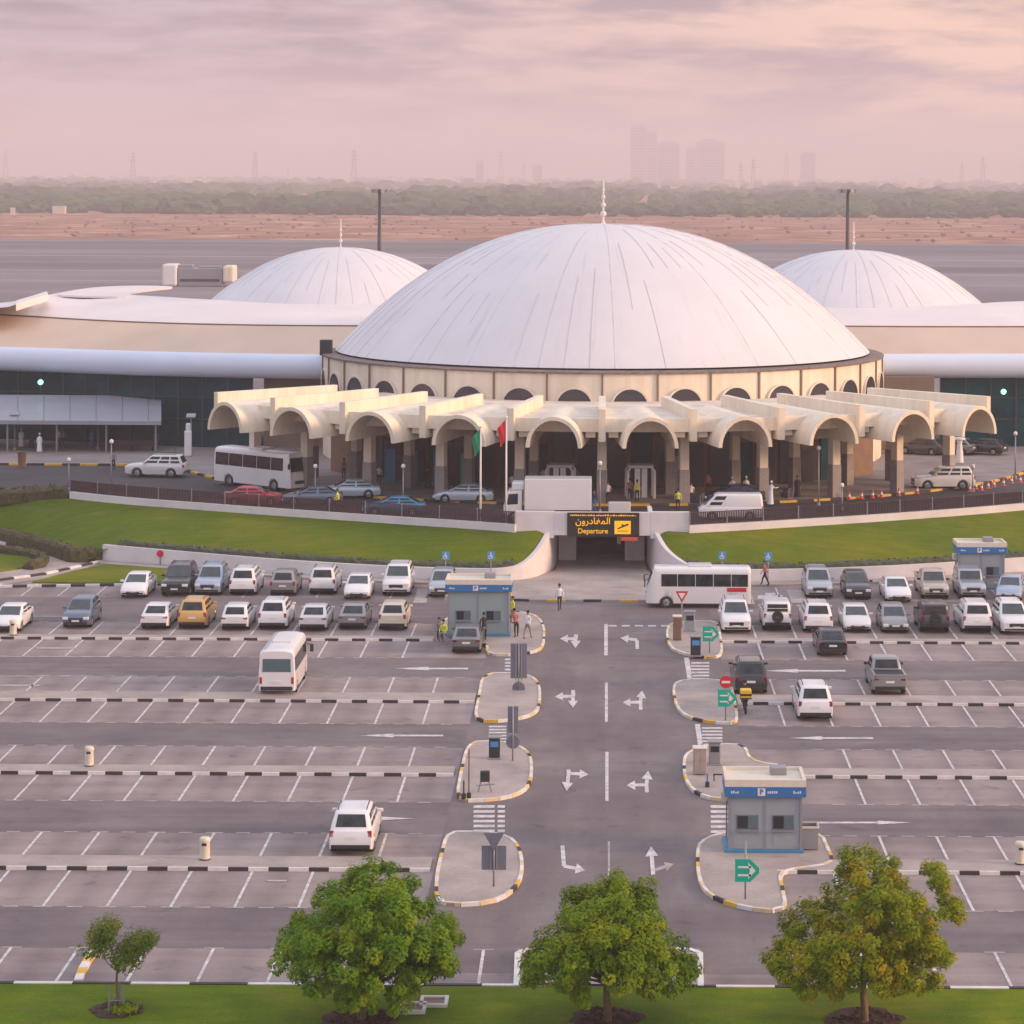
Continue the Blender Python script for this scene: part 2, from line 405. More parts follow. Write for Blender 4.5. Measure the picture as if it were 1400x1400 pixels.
# ---------------------------------------------------------------- ground sheets
def sheet(name, poly, z, m, kind='structure'):
    b = MB(); b.face([(p[0], p[1], z) for p in poly]); o = b.build(name, m)
    return tag(o, kind=kind)
def rect(x0, x1, y0, y1): return [(x0, y0), (x1, y0), (x1, y1), (x0, y1)]
def gridsheet(name, x0, x1, ys, z, m):
    """one long sheet cut into strips so it stays precise towards the horizon"""
    b = MB()
    rings = [[(x, y, z) for x in (x0, x0 * .3, 0, x1 * .3, x1)] for y in ys]
    b.loft(rings, closed=False); return struct(b.build(name, m))
gridsheet('ground', -8300, 8300, [40, 150, 400, 1000, 2000, 4000, 8000, 13800], -.06, M['sand'])
sheet('apron', rect(-1500, 1500, 255, 1130), -.03, M['apron'])
for y0, y1 in ((792, 838), (985, 1092)):
    sheet('runway', rect(-1500, 1500, y0, y1), -.02, M['taxiway'])
b = MB()
for y, w in ((905, 2.5), (770, 1.2), (700, 1.0), (1040, 1.2), (945, 1.)):
    b.face([(-1400, y, -.012), (1400, y, -.012), (1400, y + w, -.012), (-1400, y + w, -.012)])
struct(b.build('runway_markings', M['line']))
ROWS = [(109.2, 111.2, 5.3, 4.3), (126.5, 128.2, 5.1, 4.7), (144.0, 146.3, 5.4, 5.0), (163.0, 164.2, 5.5, 5.2)]
LANES = [(98.35, 103.9), (115.5, 121.4), (132.9, 138.6), (151.3, 157.5), (169.4, 179.4)]
sheet('parking_ground', rect(-120, 120, 93.85, 200), 0., M['paver'])
for y0, y1 in LANES:
    for x0, x1 in ((-119, -6.9), (7.2, 119)):
        sheet('parking_lane', rect(x0, x1, y0, y1), .004, M['asphalt'])
sheet('driveway', rect(-6.9, 7.2, 95.5, 186.), .004, M['road'])
# ---------------------------------------------------------------- kerbs and islands
def kerb(name, pts, mats, seg, h=.14, w=.2, z=0., group=None, off=0):
    """a striped kerb along a line: every stone is a short block, colours in turn"""
    q = resample(pts, seg); b = MB(); n = len(q) - 1
    for k in range(n):
        a, c = q[k], q[k + 1]; d = (c - a)
        if d.length < 1e-3: continue
        d.normalize(); s = Vector((d.y, -d.x, 0)) * w / 2
        b.mi = (k + off) % len(mats)
        A = [a - s, a + s, c + s, c - s]
        b.prism([(p.x, p.y) for p in A], z - .02, z + h, bottom=False)
    return struct(b.build(name, mats, recalc=True))
BW = [M['kerb_white'], M['kerb_black']]
YB = [M['kerb_yellow'], M['kerb_black']]
YW = [M['kerb_yellow'], M['kerb_white']]
def slab(name, pts, z1, m, z0=-.02):
    b = MB(); b.prism([(p[0], p[1]) for p in pts], z0, z1, bottom=False); return struct(b.build(name, m))
XL = [-6.95, -6.95, -6.8, -10.3]; XR = [7.25, 9.4, 7.4, 7.3]
for k, (y0, y1, dl, du) in enumerate(ROWS):
    for x0, x1 in ((-110, XL[k] - .1), (XR[k] + .1, 110)):
        slab('kerb_walkway', rect(x0, x1, y0 + .22, y1), .13, M['walk'])
        ph = .84
        kerb('striped_kerb', [Vector((x0, y0 + .1, 0)), Vector((x1, y0 + .1, 0))], BW, ph, .15, .12)
def island(pts, pattern, name='traffic_island', it=2, seg=.75):
    p = [at(x, y) for x, y in pts]; p = smooth_poly(p, it)
    c = sum(p, Vector()) / len(p)
    slab(name, p, .138, M['walk'])
    kerb('island_kerb', p + [p[0]], pattern, seg, .16, .15)
YWB = [M['kerb_white'], M['kerb_pale'], M['kerb_white'], M['kerb_pale'], M['kerb_white'], M['kerb_yellow'], M['kerb_black'], M['kerb_pale']]
WWB = [M['kerb_white'], M['kerb_pale'], M['kerb_white'], M['kerb_yellow'], M['kerb_pale'], M['kerb_white'], M['kerb_black']]
island([(612, 1141), (640, 1141), (672, 1141), (703, 1150), (714, 1175), (713, 1203), (700, 1222), (678, 1235), (640, 1240), (596, 1239), (597, 1200), (604, 1170)], YWB)
island([(640, 1018), (669, 1016), (700, 1019), (722, 1030), (727, 1045), (726, 1070), (716, 1085), (690, 1094), (655, 1097), (624, 1097), (630, 1060)], YWB)
island([(660, 923), (700, 923), (725, 926), (738, 938), (738, 967), (731, 978), (710, 985), (676, 989), (648, 987), (655, 955)], YWB)
island([(600, 872), (603, 850), (640, 838), (722, 838), (744, 853), (744, 885), (731, 894), (690, 898), (664, 896), (668, 884), (640, 874)], WWB)
island([(911, 858), (930, 852), (967, 851), (981, 853), (985, 872), (988, 899), (967, 902), (935, 896), (914, 887)], YWB)
island([(919, 940), (934, 931), (998, 932), (1004, 960), (1009, 988), (998, 992), (950, 987), (926, 974)], YWB)
island([(934, 1042), (943, 1029), (975, 1021), (1019, 1020), (1024, 1045), (1080, 1050), (1085, 1065), (1030, 1072), (1030, 1096), (967, 1096), (938, 1076)], WWB)
island([(953, 1163), (963, 1151), (990, 1141), (1060, 1139), (1122, 1141), (1132, 1165), (1141, 1184), (1100, 1190), (1064, 1194), (1070, 1220), (1075, 1246), (1052, 1249), (1019, 1244), (989, 1236), (966, 1224), (955, 1205)], YWB)
# raised paved bay end in front of the middle tree, and the slanted stub at the lower left
p = [at(708, 1302), at(957, 1302), at(958, 1353), at(706, 1353)]
slab('traffic_island', p, .13, M['walk']); kerb('island_kerb', [p[3], p[0], p[1], p[2]], [M['kerb_white']], 1., .16, .22)
kerb('island_kerb', [at(132, 1296), at(112, 1330), at(107, 1345)], YW, .7, .16, .3)

# ---------------------------------------------------------------- painted markings
b = MB(); w = MB(); ZL = .012
def bar(mb, x0, x1, y0, y1, z=ZL): mb.face([(x0, y0, z), (x1, y0, z), (x1, y1, z), (x0, y1, z)])
def stalls(x_first, step, n, y0, y1, xlim):
    for k in range(n):
        x = x_first + k * step
        if not (xlim[0] < x < xlim[1]): continue
        bar(b, x - .06, x + .06, y0, y1)
LX, RX, SP = -21.96, 14.76, 2.52
for k, (y0, y1, dl, du) in enumerate(ROWS):
    for first, lim in ((LX - SP * 30, (-100, XL[k] - .4)), (RX - SP * 4, (XR[k] + .5, 100))):
        stalls(first, SP, 60, y0 - dl, y0 - .02, lim)
        stalls(first, SP, 60, y1, y1 + du, lim)
        for i in range(60):
            x = first + i * SP
            for off, ww in ((0, .38), (SP / 2, .3)):
                if lim[0] < x + off < lim[1]:
                    for y in (y0 - dl - .14, y1 + du):
                        bar(w, x + off - ww, x + off + ww, y, y + .14)
for first, lim in ((LX - SP * 30, (-100, -3.8)), (RX - SP * 4, (4.8, 100))):
    stalls(first, SP, 60, 94.1, 98.3, lim); stalls(first, SP, 60, 179.6, 185., (lim[0], -7) if lim[1] < 0 else (11, 100))
    for i in range(60):
        x = first + i * SP
        if lim[0] < x < lim[1]: bar(w, x - .38, x + .38, 98.3, 98.42)
for px0, px1, pya, pyb in ((826, 831, 853, 896), (827, 831, 933, 987), (827.5, 832, 1028, 1095), (831, 834, 1150, 1200)):
    (w if pya > 1140 else b).face([at(px0, pyb, ZL), at(px1, pyb, ZL), at(px1, pya, ZL), at(px0, pya, ZL)])
for k in range(5):
    x0 = 832 + k * 18; b.face([at(x0, 856.5, ZL), at(x0 + 11, 856.5, ZL), at(x0 + 11, 854.6, ZL), at(x0, 854.6, ZL)])
ARN = [0]
def arrow(mb, pts, sw=2.4, hl=11, hw=7, head=True, hy=.55):
    """a flat painted arrow; its corners are read off the photo and laid on the ground"""
    P = [Vector((x, y)) for x, y in pts]; ARN[0] += 1; z0 = ZL + .009 * (ARN[0] % 2)
    for i, (a, c) in enumerate(zip(P, P[1:])):
        d = (c - a).normalized(); n = Vector((-d.y, d.x)); last = i == len(P) - 2
        e = c - d * hl * (hy if abs(d.y) > .7 else 1) * .9 if last and head else c
        s = Vector((sw, sw * .8))
        q = [a + Vector((n.x * s.x, n.y * s.y)), e + Vector((n.x * s.x, n.y * s.y)), e - Vector((n.x * s.x, n.y * s.y)), a - Vector((n.x * s.x, n.y * s.y))]
        mb.face([at(v.x, v.y, z0 + .003 * i) for v in q])
        if last and head:
            hb = c - d * hl * (hy + .35 if abs(d.y) > .7 else 1)
            q = [hb + n * hw * (1 if abs(d.y) > .7 else .8), c, hb - n * hw * (1 if abs(d.y) > .7 else .8)]
            mb.face([at(v.x, v.y, z0 + .006) for v in q])
c5 = lambda x, y: (580 + x / 2.917, 820 + y / 2.917)
arrow(b, [c5(606, 140), c5(606, 155), c5(541, 155)]); arrow(b, [c5(604, 138), c5(603, 192)])
arrow(b, [c5(850, 196), c5(848, 160), c5(782, 152)])
arrow(b, [c5(594, 362), c5(596, 384), c5(521, 386)]); arrow(b, [c5(593, 360), c5(593, 431)])
arrow(b, [c5(864, 438), c5(862, 408), c5(790, 410)]); arrow(b, [c5(862, 408), c5(869, 362)])
arrow(b, [c5(575, 676), c5(576, 692), c5(655, 696)], 2.6, 12, 8); arrow(b, [c5(577, 680), c5(568, 762)], 2.6, 13, 8)
arrow(b, [c5(888, 768), c5(886, 738), c5(806, 740)], 2.6, 12, 8); arrow(b, [c5(886, 738), c5(893, 682)], 2.6, 13, 8)
arrow(b, [(769, 1156), (771, 1184), (800, 1190)], 2.8, 13, 9)
arrow(b, [(893, 1196), (890, 1157)], 2.8, 15, 9); arrow(w, [(893, 1190), (921, 1181)], 2.6, 12, 8)
for y, xs in ((914, (540, 640)), (1005.5, (492, 606)), (1119, (500, 566)), (917, (1045, 1156)), (1009, (1078, 1194)), (1124.5, (1104, 1246))):
    dirs = 1 if y > 1100 else -1
    xa, xb = (xs if dirs > 0 else xs[::-1])
    arrow(b, [(xa, y), (xb, y)], 1.4, 46, 3.2)
for y, x0, x1 in ((886, 50, 105), (937, 0, 55), (1204, 365, 392)):
    arrow(w, [(x0, y), (x1, y)], 1.4, 10, 3, head=False)
# fading long lines left by an earlier layout
for y, x0, x1 in ((898.5, 0, 150), (925, 0, 120), (843, 0, 120)):
    w.face([at(x0 - 60, y, ZL + .008), at(x1, y, ZL + .008), at(x1, y - 1.1, ZL + .008), at(x0 - 60, y - 1.1, ZL + .008)])
def crossing(px0, px1, pya, pyb, n):
    """ladder crossing between two islands"""
    for k in range(n):
        t0, t1 = (k + .2) / n, (k + .72) / n
        ya, yb = lerp(pyb, pya, t0), lerp(pyb, pya, t1)
        b.face([at(px0, ya, ZL), at(px1, ya, ZL), at(px1 + (825 - px1) * .004, yb, ZL), at(px0 + (825 - px0) * .004, yb, ZL)])
crossing(647, 676, 1099, 1139, 6); crossing(680, 690, 1099, 1139, 6)
crossing(668, 692, 991, 1016, 6); crossing(690, 704, 899, 922, 5)
crossing(972, 1000, 1099, 1140, 6); crossing(960, 988, 993, 1020, 6); crossing(945, 970, 904, 930, 6)
for x0, x1, y0, y1 in ((950, 957, 990, 1024), (935, 942, 899, 930)):
    b.face([at(x0 + 5, y1, ZL), at(x1 + 5, y1, ZL), at(x1, y0, ZL), at(x0, y0, ZL)])
# hatched and accessible bays near the wall
for q in ([(565, 824), (583, 824), (588, 805), (571, 805)], [(1082, 824), (1104, 824), (1096, 806), (1076, 806)], [(1018, 826), (1032, 826), (1024, 800), (1014, 800)]):
    w.face([at(x, y, ZL) for x, y in q])
arrow(b, [(1036, 816), (1070, 816)], 3.2, 6, 3, head=False); arrow(b, [(1046, 812), (1060, 812)], 2, 6, 3, head=False)
struct(b.build('painted_lines', M['line'])); struct(w.build('worn_painted_lines', M['line_worn']))

# ---------------------------------------------------------------- foreground lawn
sheet('lawn', rect(-60, 60, 70, 93.62), .1, M['grass_front'])
kerb('lawn_kerb', [Vector((-50, 93.75, 0)), Vector((50, 93.75, 0))], [M['kerb_white'], M['kerb_black']], 2.1, .13, .22)
def clods(name, c, rad, n, m, seed):
    rnd = random.Random(seed); b = MB()
    ring = []
    for k in range(28):
        t = 2 * PI * k / 28; r = rad * rnd.uniform(.86, 1.1)
        ring.append((c.x + r * math.cos(t), c.y + r * .95 * math.sin(t)))
    b.prism(ring, .08, .13, bottom=False)
    for k in range(n):
        t = rnd.uniform(0, 2 * PI); r = rad * math.sqrt(rnd.random()) * .9
        b.ball((c.x + r * math.cos(t), c.y + r * math.sin(t), .13), rnd.uniform(.05, .14), 1, (1, 1, .7))
    return struct(b.build(name, m))
for i, (px, r) in enumerate(((492, 1.3), (830, 1.28), (1182, 1.3))):
    clods('mulch_bed', at(px, 1393, .1), r, 70, M['soil'], i)
clods('mulch_bed', at(160, 1381, .1), .95, 45, M['soil'], 9)

# ---------------------------------------------------------------- retaining walls, banks of grass, deck of the terminal road
DZ = 3.2
def strip_wall(name, pts, zt, thick, m, z0=-.05, nsm=0):
    """a wall along a line with its own top height at every point"""
    n = len(pts); b = MB(); rings = []
    for i, p in enumerate(pts):
        d = (pts[min(i + 1, n - 1)] - pts[max(i - 1, 0)]); d.z = 0; d.normalize()
        s = Vector((-d.y, d.x, 0)) * thick
        zb = z0[i] if isinstance(z0, list) else z0
        A = Vector((p.x, p.y, zb)); B = Vector((p.x, p.y, zt[i]))
        rings.append([A, B, B + s, A + s])
    b.loft(rings, closed=True, caps=True)
    return b.build(name, m, angle=40)
def smooth_line(rows, it=2):
    """rows of (x, y, z, ...) cut at the corners"""
    return smooth_poly([Vector(r) for r in rows], it, closed=False)
# left: wall foot points and top heights (x, y, top)
def foot(px, py, zt): 
    v = at(px, py); return (v.x, v.y, zt)
LW = smooth_line([foot(140, 768, 1.27), foot(260, 777, 1.17), foot(400, 787, 1.07), foot(540, 793.5, .98), foot(640, 796, .96), foot(685, 797, 1.0),
      foot(715, 795, 1.2), (-4.5, 188.9, 1.95), (-3.75, 191.4, 2.9), (-3.4, 194.2, 3.9), (-3.3, 197.0, 4.2)], 2)
RW = smooth_line([foot(1640, 768, 1.3), foot(1400, 784, 1.15), foot(1300, 789, 1.05), foot(1200, 793.5, .98), foot(1080, 797, .96), foot(980, 798, .97),
      foot(942, 797, 1.15), (4.6, 188.9, 1.95), (3.85, 191.4, 2.9), (3.5, 194.2, 3.9), (3.4, 197.0, 4.2)], 2)
lw = strip_wall('retaining_wall', [Vector((p.x, p.y, 0)) for p in LW], [p.z for p in LW], .32, M['white_wall'])
tag(lw, 'white rendered retaining wall left of the tunnel mouth, sweeping up beside the flagpoles', 'wall')
rw = strip_wall('retaining_wall', [Vector((p.x, p.y, 0)) for p in RW][::-1], [p.z for p in RW][::-1], .32, M['white_wall'])
tag(rw, 'white rendered retaining wall right of the tunnel mouth, behind the side-on minibus', 'wall')
# parapet line (upper edge of the grass)
def up(px, py, z=3.0):
    v = at(px, py, z); return Vector((v.x, v.y, z))
LP = smooth_poly([up(95, 681), up(170, 689), up(250, 695), up(330, 701), up(400, 706), up(480, 711.5), up(560, 717), up(640, 722), Vector((-6.3, 191.3, 3.0))], 2, False)
RP = smooth_poly([up(1640, 672), up(1500, 688), up(1400, 697), up(1320, 704), up(1250, 709), up(1180, 714), up(1100, 719), up(1010, 724.5), Vector((6.4, 191.3, 3.0))], 2, False)
lp = strip_wall('parapet_wall', LP, [3.5] * len(LP), .3, M['white_wall'], 2.6)
tag(lp, 'low white parapet under the maroon fence, left of the tunnel', 'wall')
rp = strip_wall('parapet_wall', RP[::-1], [3.5] * len(RP), .3, M['white_wall'], 2.6)
tag(rp, 'low white parapet under the dark fence, right of the tunnel', 'wall')
def resamp_n(line, n):
    L = [0.]
    for a, c in zip(line, line[1:]): L.append(L[-1] + (c - a).length)
    out = []; j = 0
    for k in range(n):
        s = L[-1] * k / (n - 1)
        while j < len(L) - 2 and L[j + 1] < s: j += 1
        t = (s - L[j]) / max(1e-6, L[j + 1] - L[j]); out.append(line[j].lerp(line[j + 1], min(1, t)))
    return out
def bank(name, low, high, n=60, rows=8):
    a, c = resamp_n(low, n), resamp_n(high, n); b = MB()
    rings = []
    for p, q in zip(a, c):
        rings.append([p.lerp(q, r / rows) + Vector((0, 0, .18 * math.sin(PI * r / rows))) for r in range(rows + 1)])
    b.loft(rings, closed=False); o = b.build(name, M['grass'], smooth=True); return struct(o)
inset = lambda L, d, k=0: [Vector((p.x, p.y + d, p.z - .03)) for p in L]
lowL = [Vector((p.x, p.y, p.z - .04)) + Vector((0, .3, 0)) for p in LW if p.y < 192.3 or p.x < -8]
lowL = [Vector((*at(-260, 716, .3).xy, .3)), Vector((*at(0, 737, .2).xy, .2)), Vector((*at(80, 757, .3).xy, .3)), Vector((*at(126, 765, .3).xy, .3))] + lowL[1:]
hiL = [Vector((*at(-260, 688, 2.2).xy, 2.2)), Vector((*at(0, 690, 2.4).xy, 2.4)), Vector((*at(60, 683, 2.9).xy, 2.9))] + [p + Vector((0, .1, -.02)) for p in LP]
hiL[-1] = Vector((-5.2, 191.6, 3.0)); lowL[-1] = Vector((-4.1, 191.5, 2.75))
bank('grass_bank', lowL, hiL)
lowR = [Vector((p.x, p.y + .3, p.z - .04)) for p in RW if p.y < 192.3 or p.x > 8]
hiR = [p + Vector((0, .1, -.02)) for p in RP]; hiR[-1] = Vector((5.2, 191.6, 3.0)); lowR[-1] = Vector((4.2, 191.5, 2.75))
bank('grass_bank', lowR, hiR)
# the deck: one raised block behind the parapets
edge = [Vector((-140, 214.5, 0)), Vector((-46, 214.5, 0)), Vector((*at(60, 676, DZ).xy, 0))] + [Vector((p.x, p.y + .25, 0)) for p in LP] + \
       [Vector((p.x, p.y + .25, 0)) for p in RP[::-1]] + [Vector((140, 214, 0))]
tunx = 3.3
e2 = edge + [Vector((140, 254.9, 0)), Vector((-140, 254.9, 0))]
b = MB(); b.prism([(p.x, p.y) for p in e2], 2.75, DZ, bottom=True); struct(b.build('terminal_road', M['deck']))
b = MB()
for x0, x1, y0 in ((-139, -8, 216), (8, 139, 216)): b.box(x0, x1, y0, 254, -.1, 2.74)
b.box(-8, -tunx - .4, 193.5, 254, -.1, 2.74); b.box(tunx + .4, 8, 193.5, 254, -.1, 2.74)
struct(b.build('road_embankment', M['plaza']))
# raised pavement of the terminal with its yellow and black kerb
ARC = 39.9; TC = Vector((0, 244.7, 0))
def pol(r, deg, z=0.): return Vector((r * math.sin(R(deg)), TC.y - r * math.cos(R(deg)), z))
a_end = math.degrees(math.acos((TC.y - 231) / ARC))
arc = [pol(ARC, -a_end + 2 * a_end * k / 60) for k in range(61)]
pl = [Vector((-130, 231, 0))] + arc + [Vector((130, 231, 0)), Vector((130, 254.5, 0)), Vector((-130, 254.5, 0))]
b = MB(); b.prism([(p.x, p.y) for p in pl], DZ - .01, DZ + .14, bottom=False); struct(b.build('terminal_pavement', M['plaza']))
kerb('terminal_kerb', [Vector((-130, 230.9, DZ)), Vector((-39.5, 230.9, DZ))], YB, 1.55, .18, .3, DZ)
kerb('terminal_kerb', [pol(ARC + .1, -a_end + 2 * a_end * k / 60, DZ) for k in range(61)], YB, 1.5, .17, .3, DZ)
kerb('terminal_kerb', [Vector((39.5, 230.9, DZ)), Vector((130, 230.9, DZ))], YB, 1.55, .18, .3, DZ)
# pale forecourt before the tunnel
fc = [(-5.9, 178.6), (3.6, 178.6), (4.4, 184), (4.5, 187.5), (3.3, 192), (3.2, 214.5), (-3.2, 214.5), (-3.3, 192), (-5, 188.0), (-7.2, 186.3)]
b = MB(); b.prism(fc, .006, .13, bottom=False); struct(b.build('tunnel_forecourt', M['walk']))
kerb('forecourt_kerb', [Vector((-7.0, 186.0, 0)), Vector((-5.9, 178.5, 0)), Vector((3.7, 178.5, 0))], [M['kerb_yellow'], M['walk'], M['kerb_black'], M['walk']], 1.2, .15, .25)
# strip of pavement at the foot of the walls
for W, sgn in ((LW, 1), (RW, 1)):
    q = [p for p in W if p.y < 188.3 or abs(p.x) > 8]
    q = [p for p in q if abs(p.x) > 7.3]
    f0 = [Vector((p.x, p.y - .05, 0)) for p in q]; f1 = [Vector((p.x, p.y - 1.5, 0)) for p in q]
    b = MB(); b.loft([[Vector((a.x, a.y, .13)), Vector((c.x, c.y, .13)), Vector((c.x, c.y, -.01))] for a, c in zip(f0, f1)], closed=False)
    struct(b.build('wall_walkway', M['walk']))
# lower left: lawn patches, path and kerbs
sheet('path', [at(-150, 735), at(0, 745), at(62, 757), at(100, 769), at(140, 768), at(98, 785), at(0, 800), at(-150, 800)], .01, M['walk'])
slab('lawn_patch', smooth_poly([at(-120, 748), at(0, 756), at(42, 762), at(50, 770), at(35, 777), at(0, 783), at(-120, 790)], 2), .1, M['grass'])
slab('lawn_patch', [at(44, 797), at(100, 782), at(148, 772), at(226, 779), at(228, 796), at(140, 799)], .1, M['grass'])
kerb('path_kerb', [at(-60, 806), at(0, 794), at(60, 786), at(140, 768)], BW, 1.4, .15, .3)
kerb('path_kerb', [at(-60, 742), at(0, 743), at(55, 752), at(96, 766)], BW, 1.6, .2, .3)
kerb('path_kerb', [at(-200, 803), at(0, 803), at(235, 800)], BW, 1.0, .15, .3)
# ---------------------------------------------------------------- tunnel portal and its sign
tp = empty('tunnel_portal', (0, 191.5, 0), 0, 'white tunnel mouth under the terminal road, dark inside', 'tunnel')
def local(o): return o.location
b = MB()
b.box(-6.3, -3.45, 0, .45, 2.5, 4.45, .03); b.box(3.55, 6.4, 0, .45, 2.5, 4.45, .03); b.box(-3.45, 3.55, 0, .4, 2.72, 4.4)
b.build('parapet', M['white_wall'], tp)
b = MB()
b.box(-3.2, -1.9, 5.4, 5.9, .12, 2.7); b.box(1.75, 3.2, 5.4, 5.9, .12, 2.7); b.box(-1.9, 1.75, 5.45, 5.9, 2.45, 2.7)
for x0, x1 in ((-3.2, -1.9), (1.75, 3.2)):
    for k in range(4): b.box(x0 + .12 + k * .3, x0 + .24 + k * .3, 5.36, 5.4, .3, 1.4)
b.build('portal_wall', M['white_wall'], tp)
b = MB(); b.box(-1.95, -1.85, 5.9, 23, .1, 2.6); b.box(1.7, 1.8, 5.9, 23, .1, 2.6); b.box(-1.9, 1.75, 22.8, 23, .1, 2.6); b.box(-3.2, 3.2, .4, 5.4, 2.62, 2.72)
b.build('tunnel_lining', M['brown'], tp)
for x in (-1.15, .25):
    b = MB(); b.box(x, x + 1.0, 5.2, 5.28, 2.02, 2.42, .02); b.build('direction_panel', M['blue_lamp'], tp)
b = MB(); b.box(1.15, 1.45, 5.3, 5.36, 1.35, 1.95); b.build('notice', M['offwhite'], tp)
sg = empty('departure_sign', (.12, 191.25, 2.66), 0, 'black illuminated sign with yellow Arabic and Departure lettering over the tunnel mouth', 'sign')
b = MB(); b.box(-2.62, 2.62, 0, .2, 0, 1.74, .03); b.build('sign_board', M['sign_black'], sg)
text_mesh('\uFEE5\uFEED\uFEAD\uFEA9\uFE8E\uFED0\uFEE4\uFEDF\uFE8D', .66, M['sign_yellow'], 'arabic_lettering', sg, (-.75, -.012, 1.12), (R(90), 0, 0), .008, bold=.006)
text_mesh('Departure', .52, M['sign_yellow'], 'lettering', sg, (-.75, -.012, .4), (R(90), 0, 0), .008, bold=.004)
b = MB(); b.box(.82, 2.0, -.03, 0, .2, 1.16, .02); b.build('symbol_panel', M['sign_yellow'], sg)
b = MB(); 
def flat(mb, pts, y): mb.face([(x, y, z) for x, z in pts])
flat(b, [(1.02, .62), (1.08, .55), (1.85, .86), (1.82, .96), (1.72, .96)], -.036); flat(b, [(1.3, .9), (1.4, .93), (1.58, .82), (1.42, .74)], -.04); flat(b, [(1.05, .4), (1.8, .4), (1.8, .45), (1.05, .45)], -.036)
b.build('plane_symbol', M['sign_black'], sg)
b = MB()
rnd = random.Random(3); x = -2.4
while x < 2.3:
    l = rnd.uniform(.06, .16); b.box(x, x + l, -.012, 0, 1.5, 1.5 + rnd.uniform(.06, .11)); x += l + rnd.uniform(.03, .07)
b.build('header_lettering', M['sign_yellow'], sg)
b = MB(); b.box(1.3, 2.5, .02, .2, -.3, -.02, .02); b.build('lower_panel', M['cone'], sg)

# ---------------------------------------------------------------- terminal building
tb = empty('terminal_building', (0, 244.7, 0), 0, 'white domed airport terminal with a ring of cream vaulted canopies', 'terminal')
O = TC
def lp_(r, deg, z): return Vector((r * math.sin(R(deg)), -r * math.cos(R(deg)), z))
def dome(name, Rr, h, z0, p, parent, loc, seams, deep=0., nseg=96):
    b = MB(); prof = []
    for k in range(25):
        t = k / 24; r = Rr * (1 - t); r = Rr * math.cos(PI / 2 * t) if True else r
        prof.append((max(r, .02), z0 + h * (1 - (r / Rr) ** p)))
    b.lathe([(Rr, z0 - deep)] * (1 if deep else 0) + prof, nseg)
    o = b.build(name, M['dome'], parent, smooth=True); o.location = loc
    s = MB()
    for i in range(seams):
        a = 2 * PI * (i + .5) / seams - PI / 2
        pts = []
        rs = random.Random(i * 7 + seams); r0 = .02 if i % 6 == 0 else (.24 if i % 3 == 0 else rs.uniform(.36, .75)); r1 = rs.choice((1., 1., .8, .6)) if i % 6 else 1.
        r1 = max(r1, r0 + .12)
        for k in range(13):
            q = min(1, r0 + (r1 - r0) * k / 12)
            r = Rr * q; pts.append((r * math.cos(a), r * math.sin(a), z0 + h * (1 - q ** p) + .012))
        s.tube(pts, .015, 4, False)
    so = s.build('panel_seams', M['seam'], o, smooth=True)
    return o
def finial(parent, hgt, loc, k):
    b = MB()
    prof = [(.02, 0)]
    b.lathe([(.5 * k, 0), (.3 * k, .18 * k), (.16 * k, .5 * k), (.14 * k, hgt)], 12)
    for z, r in ((.26, .5), (.48, .4), (.68, .32), (.85, .24)):
        b.ball((0, 0, hgt * z), r * k, 2, (1, 1, .9))
    b.lathe([(.14 * k, hgt), (.01, hgt * 1.12)], 8)
    o = b.build('finial', M['roof_white'], parent, smooth=True); o.location = loc; return o
md = dome('dome', 24.7, 11.65, 12.75, 2.3, tb, (0, 0, 0), 72); finial(md, 3.7, (0, 0, 24.35), .62)
b = MB(); b.lathe([(25.75, 12.34), (26.0, 12.36), (26.02, 12.5), (25.9, 12.52), (24.6, 12.6)], 96); b.build('gutter', M['gutter'], tb)
# drum with arched windows
ND = 35; b = MB(); b.lathe([(25.8, 3.2), (25.8, 12.36)], ND * 4); 
drum = b.build('drum', M['cream'], tb)
for i in range(ND):
    deg = 360 * i / ND
    if 118 < deg < 242: continue
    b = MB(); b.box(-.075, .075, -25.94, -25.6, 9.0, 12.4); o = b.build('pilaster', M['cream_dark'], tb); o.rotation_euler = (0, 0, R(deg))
    b = MB(); b.box(-2.05, -.16, -25.86, -25.72, 11.9, 12.3)
    b.bm.free()
    d2 = deg + 180 / ND
    b = MB(); n = 14; rw_ = 1.46
    pts = [(-rw_, 7.6)] + [(-rw_ * math.cos(PI * k / n), 9.65 + rw_ * math.sin(PI * k / n)) for k in range(n + 1)] + [(rw_, 7.6)]
    b.loft([[Vector((x, -25.92, z)) for x, z in pts], [Vector((x, -25.6, z)) for x, z in pts]], True, True)
    o = b.build('arched_window', M['glass_arch'], tb); o.rotation_euler = (0, 0, R(d2))
    b = MB(); outer = [(x * 1.09, z + .12 if z > 9 else z) for x, z in pts]
    b.loft([[Vector((x, -25.98, z)) for x, z in pts], [Vector((x, -25.98, z)) for x, z in outer], [Vector((x, -25.7, z)) for x, z in outer]], False)
    w_ = b.build('window_surround', M['cream_top'], o)
# canopy: flat roof ring, fascia, radial fins, barrel vaults, columns
ST = 9.38; NV = 10; A0 = -NV / 2 * ST
def arcring(r0, r1, z0, z1, a0, a1, n):
    b = MB(); rings = []
    for k in range(n + 1):
        d = lerp(a0, a1, k / n)
        rings.append([lp_(r0, d, z0), lp_(r1, d, z0), lp_(r1, d, z1), lp_(r0, d, z1)])
    b.loft(rings, True, True); return b
arcring(25.7, 42.3, 9.8, 10.1, A0, -A0, 60).build('canopy_roof', M['cream_top'], tb)
